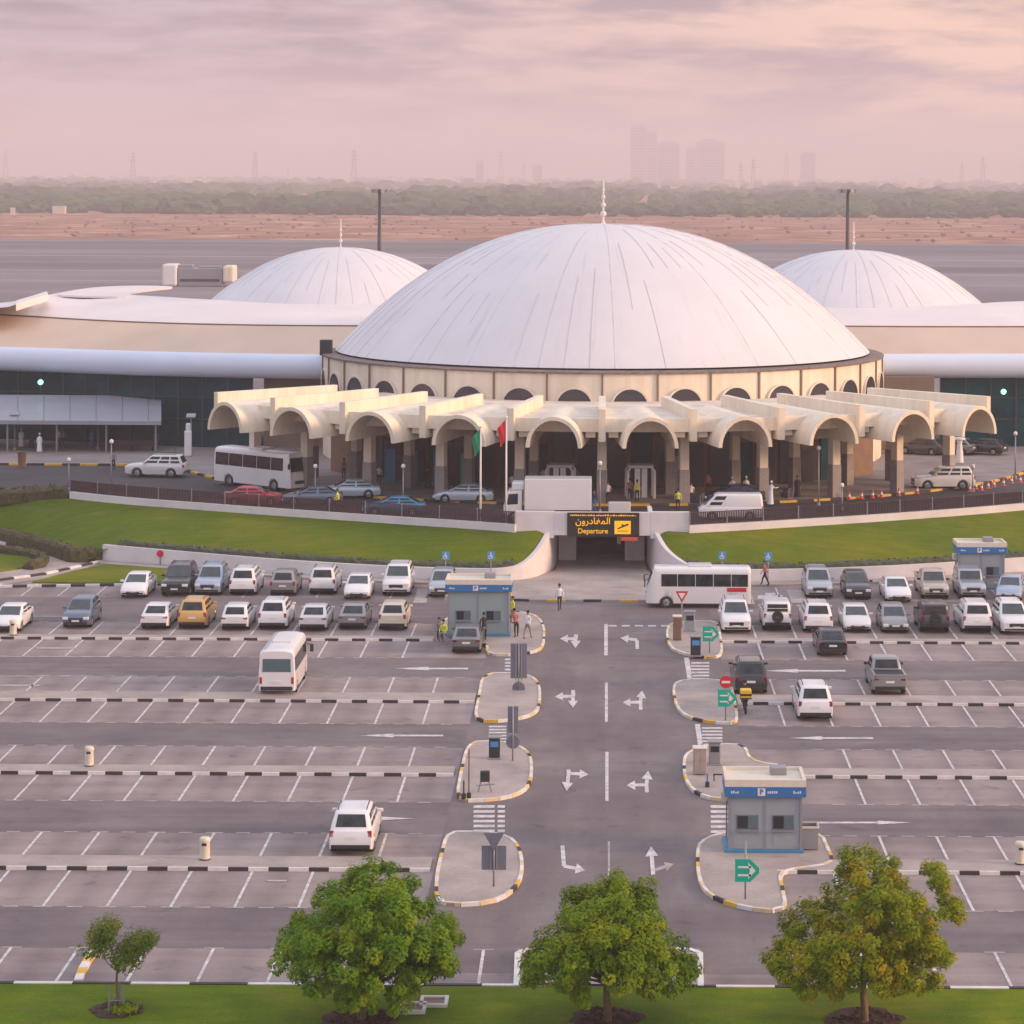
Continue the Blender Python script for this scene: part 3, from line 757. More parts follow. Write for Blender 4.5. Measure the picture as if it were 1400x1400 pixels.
# faceted fascia: one straight panel between two fins, with the vault opening below it
for k in range(NV):
    d0, d1 = A0 + k * ST, A0 + (k + 1) * ST
    b = MB(); p0, p1 = lp_(42.75, d0, 0), lp_(42.75, d1, 0); q0, q1 = lp_(42.35, d0, 0), lp_(42.35, d1, 0)
    b.prism([p0, p1, q1, q0], 9.2, 10.22); b.build('fascia', M['cream'], tb)
    mid = (d0 + d1) / 2
    b = MB(); n = 18
    def arch(rx, rz, y, zs=8.2): return [Vector((-rx * math.cos(PI * j / n), y, zs + rz * math.sin(PI * j / n))) for j in range(n + 1)]
    ra, rb = -45.1, -35.0
    b.loft([arch(1.86, 2.08, rb), arch(1.86, 2.08, ra), arch(2.14, 2.36, ra), arch(2.14, 2.36, rb)], False)
    # lips that close the lower edges of the shell
    for s in (-1, 1):
        b.face([(s * 1.86, ra, 8.2), (s * 2.14, ra, 8.2), (s * 2.14, rb, 8.2), (s * 1.86, rb, 8.2)])
    o = b.build('canopy_vault', M['cream'], tb, angle=50); o.rotation_euler = (0, 0, R(mid))
    for s in (-1, 1):
        b = MB(); b.box(min(s * 2.2, s * 2.95), max(s * 2.2, s * 2.95), -42.3, -37.2, 8.75, 9.6)
        o = b.build('vault_beam', M['cream'], tb); o.rotation_euler = (0, 0, R(mid))
for k in range(NV + 1):
    d = A0 + k * ST
    b = MB(); b.box(-.27, .27, -43.25, -41.3, 8.5, 11.0, .02); b.box(-.27, .27, -41.3, -31.0, 9.9, 11.0, .02)
    o = b.build('canopy_fin', M['cream'], tb); o.rotation_euler = (0, 0, R(d))
    for r, w_ in ((39.3, .36), (33.4, .34)):
        b = MB(); b.box(-w_, w_, -r - w_, -r + w_, 5.9, 9.82, .03); o = b.build('column', M['cream'], tb); o.rotation_euler = (0, 0, R(d))
        b = MB(); b.box(-w_ - .05, w_ + .05, -r - w_ - .05, -r + w_ + .05, 3.2, 5.95, .03); b.build('column_cladding', M['stone'], o)
# ground-floor front under the canopy: brown wall, glazed doors, two white portals
b = MB(); b.lathe([(29.6, 3.2), (29.6, 9.85)], 60, a0=R(-90 - 52), a1=R(-90 + 52)); b.build('entrance_wall', M['brown'], tb)
for k in range(22):
    d = -46 + 92 * (k + .5) / 22
    b = MB(); b.box(-.85, .85, -29.85, -29.66, 3.4, 6.9 if k % 3 else 8.3); o = b.build('entrance_glazing', M['glass_arch'] if k % 4 else M['glass_teal'], tb); o.rotation_euler = (0, 0, R(d))
for d in (-ST / 2 - .6, ST / 2 + .2):
    b = MB(); b.tube([(-1.05, -36.5, 3.34), (-1.05, -36.5, 5.5), (-.8, -36.5, 5.85), (.8, -36.5, 5.85), (1.05, -36.5, 5.5), (1.05, -36.5, 3.34)], .12, 8)
    b.tube([(-1.05, -35, 3.34), (-1.05, -35, 5.5), (-.8, -35, 5.85), (.8, -35, 5.85), (1.05, -35, 5.5), (1.05, -35, 3.34)], .12, 8)
    b.box(-.5, -.06, -36.4, -36.34, 3.4, 5.7); b.box(.06, .5, -36.4, -36.34, 3.4, 5.7); b.box(-1, 1, -36.5, -35, 5.82, 5.95)
    o = b.build('entrance_portal', M['white'], tb); o.rotation_euler = (0, 0, R(d))
for d, c in ((-29, 'blue'), (-24.5, 'blue'), (-20, 'green_sign'), (24, 'blue'), (-33, 'blue_base'), (11, 'grey_panel')):
    b = MB(); b.box(-.55, .55, -32.2, -32.1, 3.4, 6.2, .02); o = b.build('poster_panel', M[c], tb); o.rotation_euler = (0, 0, R(d))

# wings
def wl(pts): return [Vector((p.x, p.y - TC.y, p.z)) for p in pts]
def pxl(rows): return wl([at(*r) for r in rows])
def tubewing(name, front):
    """rounded eave panel along a line: a fat half cylinder with closed ends"""
    b = MB(); rings = []
    for i, p in enumerate(front):
        d = (front[min(i + 1, len(front) - 1)] - front[max(i - 1, 0)]); d.z = 0; d.normalize(); s = Vector((d.y, -d.x, 0))
        rings.append([p + s * (math.cos(2 * PI * k / 20) * 1.15) + Vector((0, 0, math.sin(2 * PI * k / 20) * 1.15)) for k in range(20)])
    b.loft(rings, True, True); return b.build(name, M['tube'], tb, angle=60)
zc = 11.05
LT = smooth_poly(wl([at(-420, 488, zc), at(-200, 486.5, zc), at(0, 490, zc), at(200, 497, zc), at(330, 500, zc), at(452, 501.5, zc)]), 2, False)
RT = smooth_poly(wl([at(1188, 500.5, zc), at(1300, 500, zc), at(1420, 500, zc), at(1700, 498, zc), at(1900, 494, zc)]), 2, False)
tubewing('eave', LT); tubewing('eave', RT)
def roofstrip(name, a, c, m, thick=0., n=30, bulge=.15):
    A, C = resamp_n(a, n), resamp_n(c, n); b = MB(); rings = []
    for p, q in zip(A, C): rings.append([p.lerp(q, t / 6) + Vector((0, 0, bulge * math.sin(PI * t / 6))) for t in range(7)])
    b.loft(rings, False); 
    return b.build(name, m, tb, smooth=True)
LB = smooth_poly(pxl([(-420, 428, 13.7), (-150, 424, 13.7), (0, 430, 13.7), (155, 440, 13.7), (330, 445, 13.7), (520, 446, 13.7)]), 2, False)
RB = smooth_poly(pxl([(1110, 446, 13.7), (1250, 447, 13.7), (1420, 447, 13.7), (1700, 446, 13.7), (1900, 444, 13.7)]), 2, False)
roofstrip('lower_roof', [p + Vector((0, 0, 1.1)) for p in LT], LB, M['roof_beige'])
roofstrip('lower_roof', [p + Vector((0, 0, 1.1)) for p in RT], RB, M['roof_beige'])
def upperroof(low, highpx, z, n=40):
    hi = smooth_poly(pxl([(x, y, z) for x, y in highpx]), 2, False)
    o = roofstrip('upper_roof', [p + Vector((0, -.35, .12)) for p in low], hi, M['roof_white'], n=n, bulge=.35)
    b = MB()
    A = [p + Vector((0, -.35, .12)) for p in low]
    b.loft([[p, p + Vector((0, 0, -.28)), p + Vector((0, .4, -.3))] for p in A], False)
    b.build('roof_edge', M['brown'], o)
upperroof(LB, [(-420, 424), (-150, 417), (0, 424), (30, 413), (65, 403), (105, 396), (160, 402), (215, 405), (290, 410), (420, 412), (600, 412)], 15.3)
upperroof(RB, [(1010, 413), (1200, 416), (1330, 416), (1360, 413), (1420, 411), (1700, 408), (1900, 405)], 15.3)
# the curved roof arm that encloses the small courtyard on the left
p = smooth_poly(pxl([(70, 401, 15.5), (110, 393, 15.5), (150, 389.5, 15.5), (200, 388.5, 15.5), (246, 390, 15.5), (205, 394, 15.5), (172, 399, 15.5), (190, 405, 15.4), (110, 404, 15.4)]), 2)
b = MB(); b.prism([(v.x, v.y) for v in p], 15.15, 15.36); b.build('roof_arm', M['roof_white'], tb)
p = pxl([(62, 400.5, 15.6), (66, 397, 15.6), (70, 401, 15.6), (40, 411, 15.6), (22, 414, 15.6), (22, 411, 15.6)])
b = MB(); b.prism([(v.x, v.y) for v in pxl([(22, 414, 16), (66, 401, 16), (64, 397, 16), (22, 409.5, 16)])], 15.2, 15.9); b.build('roof_kerb', M['roof_white'], tb)
for cx, cy, px in ((-28.9, 290, 463), (27.6, 290, 1163)):
    d = dome('side_dome', 15.2, 6.8, 14.0, 2.15, tb, (cx, cy - TC.y, 0), 48, 1.5, 64); finial(d, 2.9, (0, 0, 20.75), .42)
    b = MB(); b.lathe([(16.5, 9), (16.5, 14.2), (15.2, 14.6)], 64); o = b.build('side_drum', M['roof_white'], tb, smooth=False); o.location = (cx, cy - TC.y, 0)
    o.data.shade_flat()
# glazed fronts under the eaves
def glazing(line, z0, z1, name='glass_wall'):
    b = MB(); b.loft([[p + Vector((0, .5, z0 - p.z)), p + Vector((0, .5, z1 - p.z))] for p in line], False)
    g = b.build(name, M['glass_teal'], tb)
    q = resample([Vector((p.x, p.y + .42, 0)) for p in line], 2.4); m = MB()
    for p in q: m.box(p.x - .06, p.x + .06, p.y - .05, p.y + .05, z0, z1)
    for z in (z0 + 2.6, z0 + 4.6): m.tube([(p.x, p.y, z) for p in q], .06, 4)
    m.build('mullions', M['mullion'], g)
glazing([p for p in LT if p.x < -31.5], DZ + .14, 10.3); glazing([p for p in RT if p.x > 31], DZ + .14, 10.3)
for xa, xb in ((-31.6, -24), (24.5, 31)):
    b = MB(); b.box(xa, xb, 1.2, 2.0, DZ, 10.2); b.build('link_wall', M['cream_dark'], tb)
# slanting frosted canopy over the left doors
b = MB(); x0, x1 = -64, -40.2
yb, yf, zb_, zf = 3.5, -4.6, 7.9, 6.25
b.loft([[(x * 1.034, yb, zb_), (x, yf, zf), (x, yf, zf - .35), (x * 1.034, yb, zb_ - .12)] for x in (x0, x1)], True, True)
cn = b.build('entrance_canopy', M['canopy_glass'], tb)
b = MB()
for k in range(10):
    x = lerp(x0, x1, (k + .5) / 10); b.tube([(x * 1.034, yb, zb_ + .02), (x, yf, zf + .02)], .04, 4)
b.build('canopy_ribs', M['grey'], cn)
for k in range(6):
    x = lerp(x0 + .6, x1 - .6, k / 5); b = MB(); b.tube([(x, yf + .6, DZ + .1), (x, yf + .6, zf)], .09, 8); b.build('canopy_post', M['grey'], cn)
for v in (aty(57, 522, 248.), aty(1371, 535, 247.)):
    b = MB(); b.ball((v.x, v.y - TC.y - .5, v.z), .26, 2); b.build('facade_lamp', M['lamp_green'], tb, smooth=True)
b = MB(); p = aty(446, 475, 240); b.box(p.x - .55, p.x + .55, -5.2, -4.2, p.z - .7, p.z + .7, .05)
b.build('roof_unit', M['dark'], tb)
# ---------------------------------------------------------------- vehicles (forward = +Y, origin on the ground under the middle)
def smoothstep(t): t = max(0, min(1, t)); return t * t * (3 - 2 * t)
def wheel(root, x, y, r, w=.22, spoke=5):
    b = MB(); b.lathe([(r * .62, -w / 2), (r * .93, -w / 2), (r, -w * .36), (r, w * .36), (r * .93, w / 2), (r * .62, w / 2), (r * .6, 0)], 22, axis='x')
    o = b.build('wheel', M['tyre'], root, angle=40); o.location = (x, y, r)
    s = 1 if x > 0 else -1
    b = MB(); b.lathe([(.02, s * w * .34), (r * .2, s * w * .36), (r * .26, s * w * .3), (r * .6, s * w * .2), (r * .63, s * w * .46), (r * .66, s * w * .46)], 22, axis='x')
    for k in range(spoke):
        a = 2 * PI * k / spoke
        b.tube([(s * w * .36, math.cos(a) * r * .15, math.sin(a) * r * .15), (s * w * .4, math.cos(a) * r * .6, math.sin(a) * r * .6)], r * .07, 5)
    b.build('rim', M['rim'], o, angle=40)
def panel(mb, A, B, C, D, inset=(.06, .06), off=.012, thick=.0, n=3, bow=0.):
    """a pane laid on the face A-B (bottom) C-D (top, C above B): inset and a little proud"""
    A, B, C, D = map(Vector, (A, B, C, D))
    nrm = (B - A).cross(D - A).normalized()
    P = lambda u, v: A.lerp(B, u).lerp(D.lerp(C, u), v) + nrm * (off + bow * (1 - (2 * u - 1) ** 2))
    rings = []
    for i in range(n + 1):
        v = lerp(inset[1], 1 - inset[1], i / n)
        rings.append([P(lerp(inset[0], 1 - inset[0], j / n), v) for j in range(n + 1)])
    mb.loft(rings, False)
def make_car(name, L, W, Ht, belt, hood, gh, wheel_r=.34, axles=(-1.42, 1.42), deck=None, sill=.24, roofw=.76, nose=.1, tailz=None, glass='glass_car', sidewin=2, rails=False, spare=False, bed=False, rearwin=True, crisp=.5, cat='car', sidefirst=0):
    """gh = (base rear, roof rear, roof front, base front) of the cabin along the car; tailz = deck height at the back"""
    root = empty(name, (0, 0, 0), 0, None, cat)
    hw = W / 2; b = MB(); yr, yf = -L / 2, L / 2
    ys = set()
    for k in range(27): ys.add(round(yr + L * k / 26, 3))
    for a in axles:
        for k in range(-6, 7): ys.add(round(a + (wheel_r + .07) * math.sin(PI / 2 * k / 6), 3))
    for d in (.03, .1): ys.add(round(yr + d, 3)); ys.add(round(yf - d, 3))
    ys = sorted(y for y in ys if yr <= y <= yf)
    q = [ys[0]]
    for y in ys[1:]:
        if y - q[-1] > .012: q.append(y)
    ys = q
    tailz = tailz if tailz is not None else belt
    def zdeck(y):
        if y > gh[3] - .1: return lerp(belt, hood, smoothstep((y - gh[3] + .1) / (yf - gh[3] + .1))) - .22 * max(0, (y - yf + .35) / .35) ** 2
        if y < gh[0] + .05: return lerp(belt, tailz, smoothstep((gh[0] + .05 - y) / .4)) - .1 * max(0, (yr + .15 - y) / .15) ** 2
        return belt
    rings = []
    for y in ys:
        ef = max(0, (y - (yf - .7)) / .7); er = max(0, (yr + .45 - y) / .45)
        ww = hw * (1 - (nose + .05) * ef ** 2.2 - .09 * er ** 2.3)
        zb = sill + .05 * ef ** 2 + .08 * er ** 2
        ze = zb
        for a in axles:
            if abs(y - a) < wheel_r + .06: ze = max(ze, wheel_r + math.sqrt(max(0, (wheel_r + .06) ** 2 - (y - a) ** 2)))
        zd = zdeck(y); m1 = max(ze + .02, lerp(sill, zd, .38)); m2 = max(ze + .04, lerp(sill, zd, .74))
        half = [(0, zb), (ww * .72, zb), (ww * .965, ze), (ww, m1), (ww * .985, m2), (ww * .955, zd - .07), (ww * .9, zd - .012), (ww * .8, zd + .02), (ww * .4, zd + .04), (0, zd + .045)]
        rings.append([Vector((x, y, z)) for x, z in half] + [Vector((-x, y, z)) for x, z in half[-2:0:-1]])
    b.loft(rings, True, False)
    for rg, s in ((rings[0], 1), (rings[-1], -1)):
        c = Vector((0, rg[0].y, 0)); n = len(rg)
        b.bm.faces.new([b.bm.verts.new(p) for p in rg])
    bmesh.ops.remove_doubles(b.bm, verts=b.bm.verts, dist=.0005)
    # cabin
    bw = hw * .92; rw = hw * roofw
    def sect(t, grow=0.):
        y0, y1 = lerp(gh[0], gh[1], t), lerp(gh[3], gh[2], t); w_ = lerp(bw, rw, t) - grow; y0 += grow; y1 -= grow
        rc = min(.2, w_ * .35); pts = []
        for cx, cy, a0 in ((w_ - rc, y1 - rc, 0), (-w_ + rc, y1 - rc, 90), (-w_ + rc, y0 + rc, 180), (w_ - rc, y0 + rc, 270)):
            for k in range(4):
                a = R(a0 + 30 * k); pts.append((cx + rc * math.cos(a), cy + rc * math.sin(a)))
        return pts
    zl = belt - .02; hh = Ht - zl
    rr = []
    for t, z, g in ((0, zl, 0), (.45, zl + hh * .45, -.015), (.82, zl + hh * .82, 0), (.92, zl + hh * .92, .02), (.97, zl + hh * .975, .07), (1, zl + hh * .995, .16), (1, Ht, .34)):
        rr.append([Vector((x, y, z)) for x, y in sect(min(1, t), g)])
    b.loft(rr, True, False); b.bm.faces.new([b.bm.verts.new(p) for p in rr[-1]])
    bmesh.ops.remove_doubles(b.bm, verts=b.bm.verts, dist=.0005)
    b.bm.normal_update()
    for f in b.bm.faces:
        c = f.calc_center_median()
        if c.z < sill + .1 and c.z < belt: f.material_index = 1  # low faces and underside blackened to deepen the contact shade under the car
    b.build('body', [M['paint_base'], M['trim']], root, angle=38)
    def corner(t, sx, front): 
        return Vector((sx * (lerp(bw, rw, t) - .05), lerp(gh[3], gh[2], t) if front else lerp(gh[0], gh[1], t), zl + hh * t))
    def sidept(t, sx, u):
        return Vector((sx * lerp(bw, rw, t), lerp(lerp(gh[0], gh[1], t), lerp(gh[3], gh[2], t), u), zl + hh * t))
    lo, hi_ = .06, .86
    b = MB(); panel(b, corner(lo, 1, True), corner(lo, -1, True), corner(hi_, -1, True), corner(hi_, 1, True), (.06, .03), .014)
    b.build('windscreen', M['glass_front'], root, smooth=True)
    if rearwin:
        b = MB(); panel(b, corner(.12, -1, False), corner(.12, 1, False), corner(hi_, 1, False), corner(hi_, -1, False), (.09, .06), .014)
        b.build('rear_window', M['glass_car'], root, smooth=True)
    us = [(.06, .47), (.5, .93)] if sidewin == 2 else ([(.05, .3), (.325, .6), (.625, .94)] if sidewin == 3 else [(.72, .95)])
    for sx in (1, -1):
        for u0, u1 in us:
            b = MB(); A, B, C, D = sidept(.1, sx, u0), sidept(.1, sx, u1), sidept(.84, sx, u1), sidept(.84, sx, u0)
            if sx < 0: A, B, C, D = B, A, D, C
            panel(b, A, B, C, D, (.03, .03), .012); b.build('side_window', M['glass_car'], root, smooth=True)
        for a in axles: wheel(root, sx * (hw - .13), a, wheel_r)
        # lights
        b = MB(); zt = zdeck(yf - .12)
        b.box(sx * hw * .52, sx * hw * .9, yf - .3, yf + .012, zt - .26 * crisp - .1, zt - .05, .03); b.build('headlight', M['head'], root)
        b = MB(); zt = tailz - .03
        if Ht > 1.6 and not bed: b.box(sx * hw * .74, sx * hw * .935, yr + .0, yr + .14, zt - .26, zt + .03, .025)
        else: b.box(sx * hw * .6, sx * hw * .93, yr + .0, yr + .12, zt - .2, zt - .05, .025)
        b.build('taillight', M['tail'], root)
        b = MB(); b.box(sx * (hw * .93), sx * (hw + .16), gh[3] - .42, gh[3] - .28, belt + .03, belt + .17, .03); b.build('side_mirror', M['paint_base'] if not bed else M['trim'], root)
    zt = zdeck(yf - .1)
    b = MB(); b.box(-hw * .48, hw * .48, yf - .12, yf + .014, zt - .34, zt - .12, .02); b.build('grille', M['trim'], root)
    b = MB(); b.box(-hw * .8, hw * .8, yf - .12, yf + .012, sill + .06, sill + .2, .03); b.build('bumper', M['trim'], root)
    b = MB(); b.box(-hw * .86, hw * .86, yr - .03, yr + .12, sill + .07, sill + .25, .03); b.build('bumper', M['trim'], root)
    b = MB(); b.box(-.24, .24, yr - .012, yr + .03, lerp(sill, tailz, .55), lerp(sill, tailz, .55) + .12); b.build('number_plate', M['plate'], root)
    b = MB(); b.box(-.24, .24, yf - .02, yf + .02, sill + .22, sill + .33); b.build('number_plate', M['plate'], root)
    if rails:
        for sx in (1, -1):
            b = MB(); x = sx * (rw - .1); b.tube([(x, gh[1] + .25, Ht - .02), (x, gh[1] + .4, Ht + .06), (x, gh[2] - .5, Ht + .06), (x, gh[2] - .3, Ht - .02)], .022, 6); b.build('roof_rail', M['trim'], root)
    if spare:
        b = MB(); r = .36; b.lathe([(r * .3, yr - .3), (r * .95, yr - .3), (r, yr - .24), (r, yr - .06), (r * .9, yr)], 22, axis='z')
        bmesh.ops.transform(b.bm, matrix=Matrix.Translation((0, 0, .98)) @ Matrix.Rotation(R(90), 4, 'X') @ Matrix.Translation((0, 0, 0)), verts=b.bm.verts)
        for v in b.bm.verts: v.co.y = -(abs(v.co.y)) if v.co.y > 0 else v.co.y
        b.build('spare_wheel', M['tyre'], root, angle=40)
    if bed:
        b = MB(); z = tailz + .03; x = hw * .82
        b.box(-x, x, yr + .1, gh[0] - .06, z + .002, z + .03); b.build('cargo_bed', M['trim'], root)
        b = MB()
        for sx in (1, -1): b.box(sx * hw * .82, sx * hw * .95, yr + .02, gh[0], z - .05, z + .09, .03)
        b.box(-hw * .82, hw * .82, yr + .01, yr + .1, z - .05, z + .08, .02); b.build('bed_rail', M['paint_base'], root)
    return root
PROTO = {}
PROTO['sedan'] = lambda: make_car('sedan', 4.75, 1.83, 1.45, .93, .72, (-2.05, -1.0, .15, 1.32), .33, (-1.4, 1.42), tailz=.97)
PROTO['hatch'] = lambda: make_car('hatchback', 4.3, 1.78, 1.52, .95, .78, (-2.08, -1.4, .15, 1.22), .32, (-1.3, 1.3), tailz=.95)
PROTO['suv'] = lambda: make_car('suv', 4.85, 1.92, 1.8, 1.1, .98, (-2.33, -1.84, .2, 1.2), .38, (-1.42, 1.42), tailz=1.08, roofw=.745, rails=True, sidewin=3)
PROTO['big'] = lambda: make_car('large_suv', 5.05, 1.98, 1.9, 1.16, 1.06, (-2.45, -2.08, .22, 1.14), .4, (-1.45, 1.47), tailz=1.12, roofw=.765, rails=True, sidewin=3, sill=.3)
PROTO['cross'] = lambda: make_car('crossover', 4.45, 1.84, 1.66, 1.03, .9, (-2.14, -1.5, .15, 1.18), .36, (-1.32, 1.34), tailz=1.04, roofw=.72)
PROTO['jeep'] = lambda: make_car('off_roader', 4.4, 1.88, 1.86, 1.18, 1.08, (-2.1, -2.02, .25, .62), .4, (-1.25, 1.3), tailz=1.15, roofw=.86, spare=True, sill=.36, nose=.04)
PROTO['pickup'] = lambda: make_car('pickup', 5.3, 1.92, 1.82, 1.12, 1.02, (-.7, -.42, .8, 1.3), .39, (-1.6, 1.55), tailz=1.12, bed=True, sill=.34, roofw=.78)
PROTO['van'] = lambda: make_car('van', 4.85, 1.78, 1.98, 1.06, .98, (-2.38, -2.28, 1.15, 2.05), .33, (-1.35, 1.45), tailz=1.06, roofw=.86, sidewin=1, sill=.26, cat='van')
_built = {}
def car(kind, px, py, face, pnt, label, z=0., group=None, rz=None, cat=None, mode='near'):
    """px, py = where the near end (or the near side's foot) meets the ground in the photo"""
    if kind not in _built:
        o = PROTO[kind](); _built[kind] = o
        KIDS.clear()
    else: o = copy_tree(_built[kind])
    if rz is None: rz = {'R': 0., 'F': PI}[face]
    p = at(px, py, z)
    half = {'sedan': 2.37, 'hatch': 2.15, 'suv': 2.42, 'big': 2.52, 'cross': 2.22, 'jeep': 2.2, 'pickup': 2.65, 'van': 2.42}[kind]
    if mode == 'near': p.y += half
    else: p.y += .9
    o.location = p; o.rotation_euler = (0, 0, rz)
    set_paint(o, M['p_' + pnt]); tag(o, label, cat or o['category'], group)
    return o
G1 = 'cars parked in rows before the terminal'; G2 = 'cars stopped on the terminal road'
C = car
C('sedan', 181, 819, 'F', 'white', 'white sedan facing us, leftmost of the back row by the grass', group=G1)
C('big', 238, 817, 'F', 'black', 'black large off-road car facing us, between a white sedan and a silver-blue one', group=G1)
C('suv', 283, 815, 'F', 'silverblue', 'silver-blue SUV facing us beside the black off-road car', group=G1)
C('suv', 331, 815, 'R', 'white', 'white SUV seen from behind, to the right of the silver-blue SUV', group=G1)
C('cross', 386, 816, 'R', 'midgrey', 'grey crossover seen from behind between two white SUVs of the back row', group=G1, cat='car')
C('suv', 440, 814, 'R', 'pearl', 'white SUV seen from behind, just right of the grey crossover', group=G1)
C('sedan', 487, 821, 'F', 'white', 'low white sedan facing us between two white SUVs by the wall', group=G1)
C('big', 541, 816, 'F', 'white', 'tall white SUV facing us, rightmost white one before the empty hatched bay', group=G1)
C('cross', 603, 818, 'F', 'silver', 'silver-white car with a dark roof box half hidden behind the left payment kiosk', group=G1)
C('sedan', 6, 866, 'F', 'white', 'white sedan cut off by the left edge of the picture', group=G1)
C('cross', 103, 860, 'F', 'bluegrey', 'dark blue-grey crossover standing alone at the left, facing us', group=G1)
C('sedan', 210, 862, 'R', 'white', 'white sedan seen from behind, left neighbour of the gold SUV', group=G1)
C('suv', 262, 861, 'R', 'gold', 'gold SUV seen from behind in the second row', group=G1)
C('hatch', 320, 863, 'R', 'white', 'white hatchback seen from behind, right neighbour of the gold SUV', group=G1)
C('suv', 372, 862, 'R', 'white', 'white SUV seen from behind, two bays right of the gold SUV', group=G1)
C('sedan', 427, 864, 'R', 'pearl', 'low white sedan seen from behind, left neighbour of the grey sedan', group=G1)
C('sedan', 481, 862, 'R', 'midgrey', 'grey sedan seen from behind between two white cars of the second row', group=G1)
C('cross', 536, 863, 'R', 'cream', 'white car painted sunlit cream, seen from behind at the right end of the left second row', group=G1)
C('sedan', 637, 895, 'R', 'grey', 'dark grey sedan stopped at the left payment kiosk', group='cars in the lanes of the car park')
C('suv', 1121, 819, 'F', 'silver', 'silver SUV facing us, leftmost of the right back row', group=G1)
C('cross', 1174, 821, 'F', 'dark', 'dark crossover facing us beside the silver SUV of the right back row', group=G1)
C('sedan', 1229, 825, 'F', 'white', 'white sedan facing us between the dark crossover and the beige pickup', group=G1)
C('pickup', 1280, 821, 'F', 'beige', 'beige pickup with a big dark grille facing us', group=G1, cat='pickup')
C('jeep', 1331, 821, 'F', 'silver', 'silver off-road car with a black bumper facing us before the far right kiosk', group=G1)
C('sedan', 1389, 823, 'F', 'silverblue', 'pale blue sedan beside the far right kiosk', group=G1, rz=PI - .22)
C('suv', 1007, 867, 'F', 'white', 'white SUV facing us beside the green arrow sign, in front of the minibus', group=G1)
C('jeep', 1063, 864, 'R', 'white', 'boxy white off-road car with a black spare wheel on its back', group=G1)
C('suv', 1119, 866, 'R', 'white', 'white SUV seen from behind, next to the boxy off-road car', group=G1)
C('sedan', 1173, 866, 'F', 'pearl', 'white sedan facing us with a pale windscreen, between a white and a grey car', group=G1)
C('hatch', 1225, 867, 'F', 'midgrey', 'grey hatchback facing us, left of the dark off-road car with the spare wheel', group=G1)
C('jeep', 1279, 867, 'R', 'dark', 'dark grey off-road car with a spare wheel, seen from behind', group=G1)
C('big', 1337, 867, 'R', 'white', 'white SUV seen from behind, right of the dark off-road car', group=G1)
C('suv', 1390, 869, 'F', 'white', 'white SUV facing us, cut off by the right edge of the picture', group=G1)
G3 = 'cars in the lanes of the car park'
C('sedan', 1139, 899, 'R', 'black', 'black sedan driving off behind the kerb, seen from behind', group=G3)
C('suv', 1027, 951, 'R', 'black', 'black SUV seen from behind beside the no entry sign', group=G3)
C('suv', 1115, 987, 'R', 'white', 'white SUV across the kerb right of the delivery motorbike, seen from behind', group=G3)
C('pickup', 1217, 953, 'R', 'midgrey', 'grey pickup with a black bed cover, seen from behind', group=G3, cat='pickup')
C('suv', 479, 1171, 'R', 'white', 'lone white SUV parked in the nearest left rows, seen from behind', group=G3)
# on the terminal road
C('big', 212, 653, None, 'pearl', 'white SUV at the kerb by the left pavement, with people beside it', z=DZ, group=G2, rz=R(90) - .1, mode='side')
C('sedan', 345, 692, None, 'red', 'red sedan behind the maroon fence below the white coach', z=DZ, group=G2, rz=R(-90), mode='side')
C('sedan', 425, 692, None, 'bluegrey', 'dark blue-grey sedan just right of the red one behind the fence', z=DZ, group=G2, rz=R(90) + .1, mode='side')
C('sedan', 477, 682, None, 'ice', 'pale blue sedan waiting under the left canopies', z=DZ, group=G2, rz=R(90) + .15, mode='side')
C('sedan', 537, 706, None, 'blue', 'bright blue sedan behind the fence left of the flagpoles', z=DZ, group=G2, rz=R(90) + .05, mode='side')
C('sedan', 633, 688, None, 'ice', 'white sedan seen side-on just left of the flagpoles', z=DZ, group=G2, rz=R(90), mode='side')
C('van', 1000, 712, None, 'white', 'white delivery van seen side-on behind the right parapet', z=DZ, group=G2, rz=R(90), mode='side')
C('sedan', 1005, 689, None, 'navy', 'dark navy sedan behind the white van', z=DZ, group=G2, rz=R(90), mode='side')
C('big', 1291, 670, None, 'white', 'white SUV among the red cones at the right of the terminal road', z=DZ, group=G2, rz=R(90) + .08, mode='side')
for i, (x, lab) in enumerate(((1262, 'grey car nearest the cream vaults at far right'), (1304, 'grey car in the middle of the row below the right wing'), (1346, 'grey car at the right end of the row below the right wing'))):
    C('hatch', x, 622, None, ('dark', 'grey', 'black')[i], lab, z=DZ + .15, group='grey cars under the right wing', rz=R(60), mode='side')

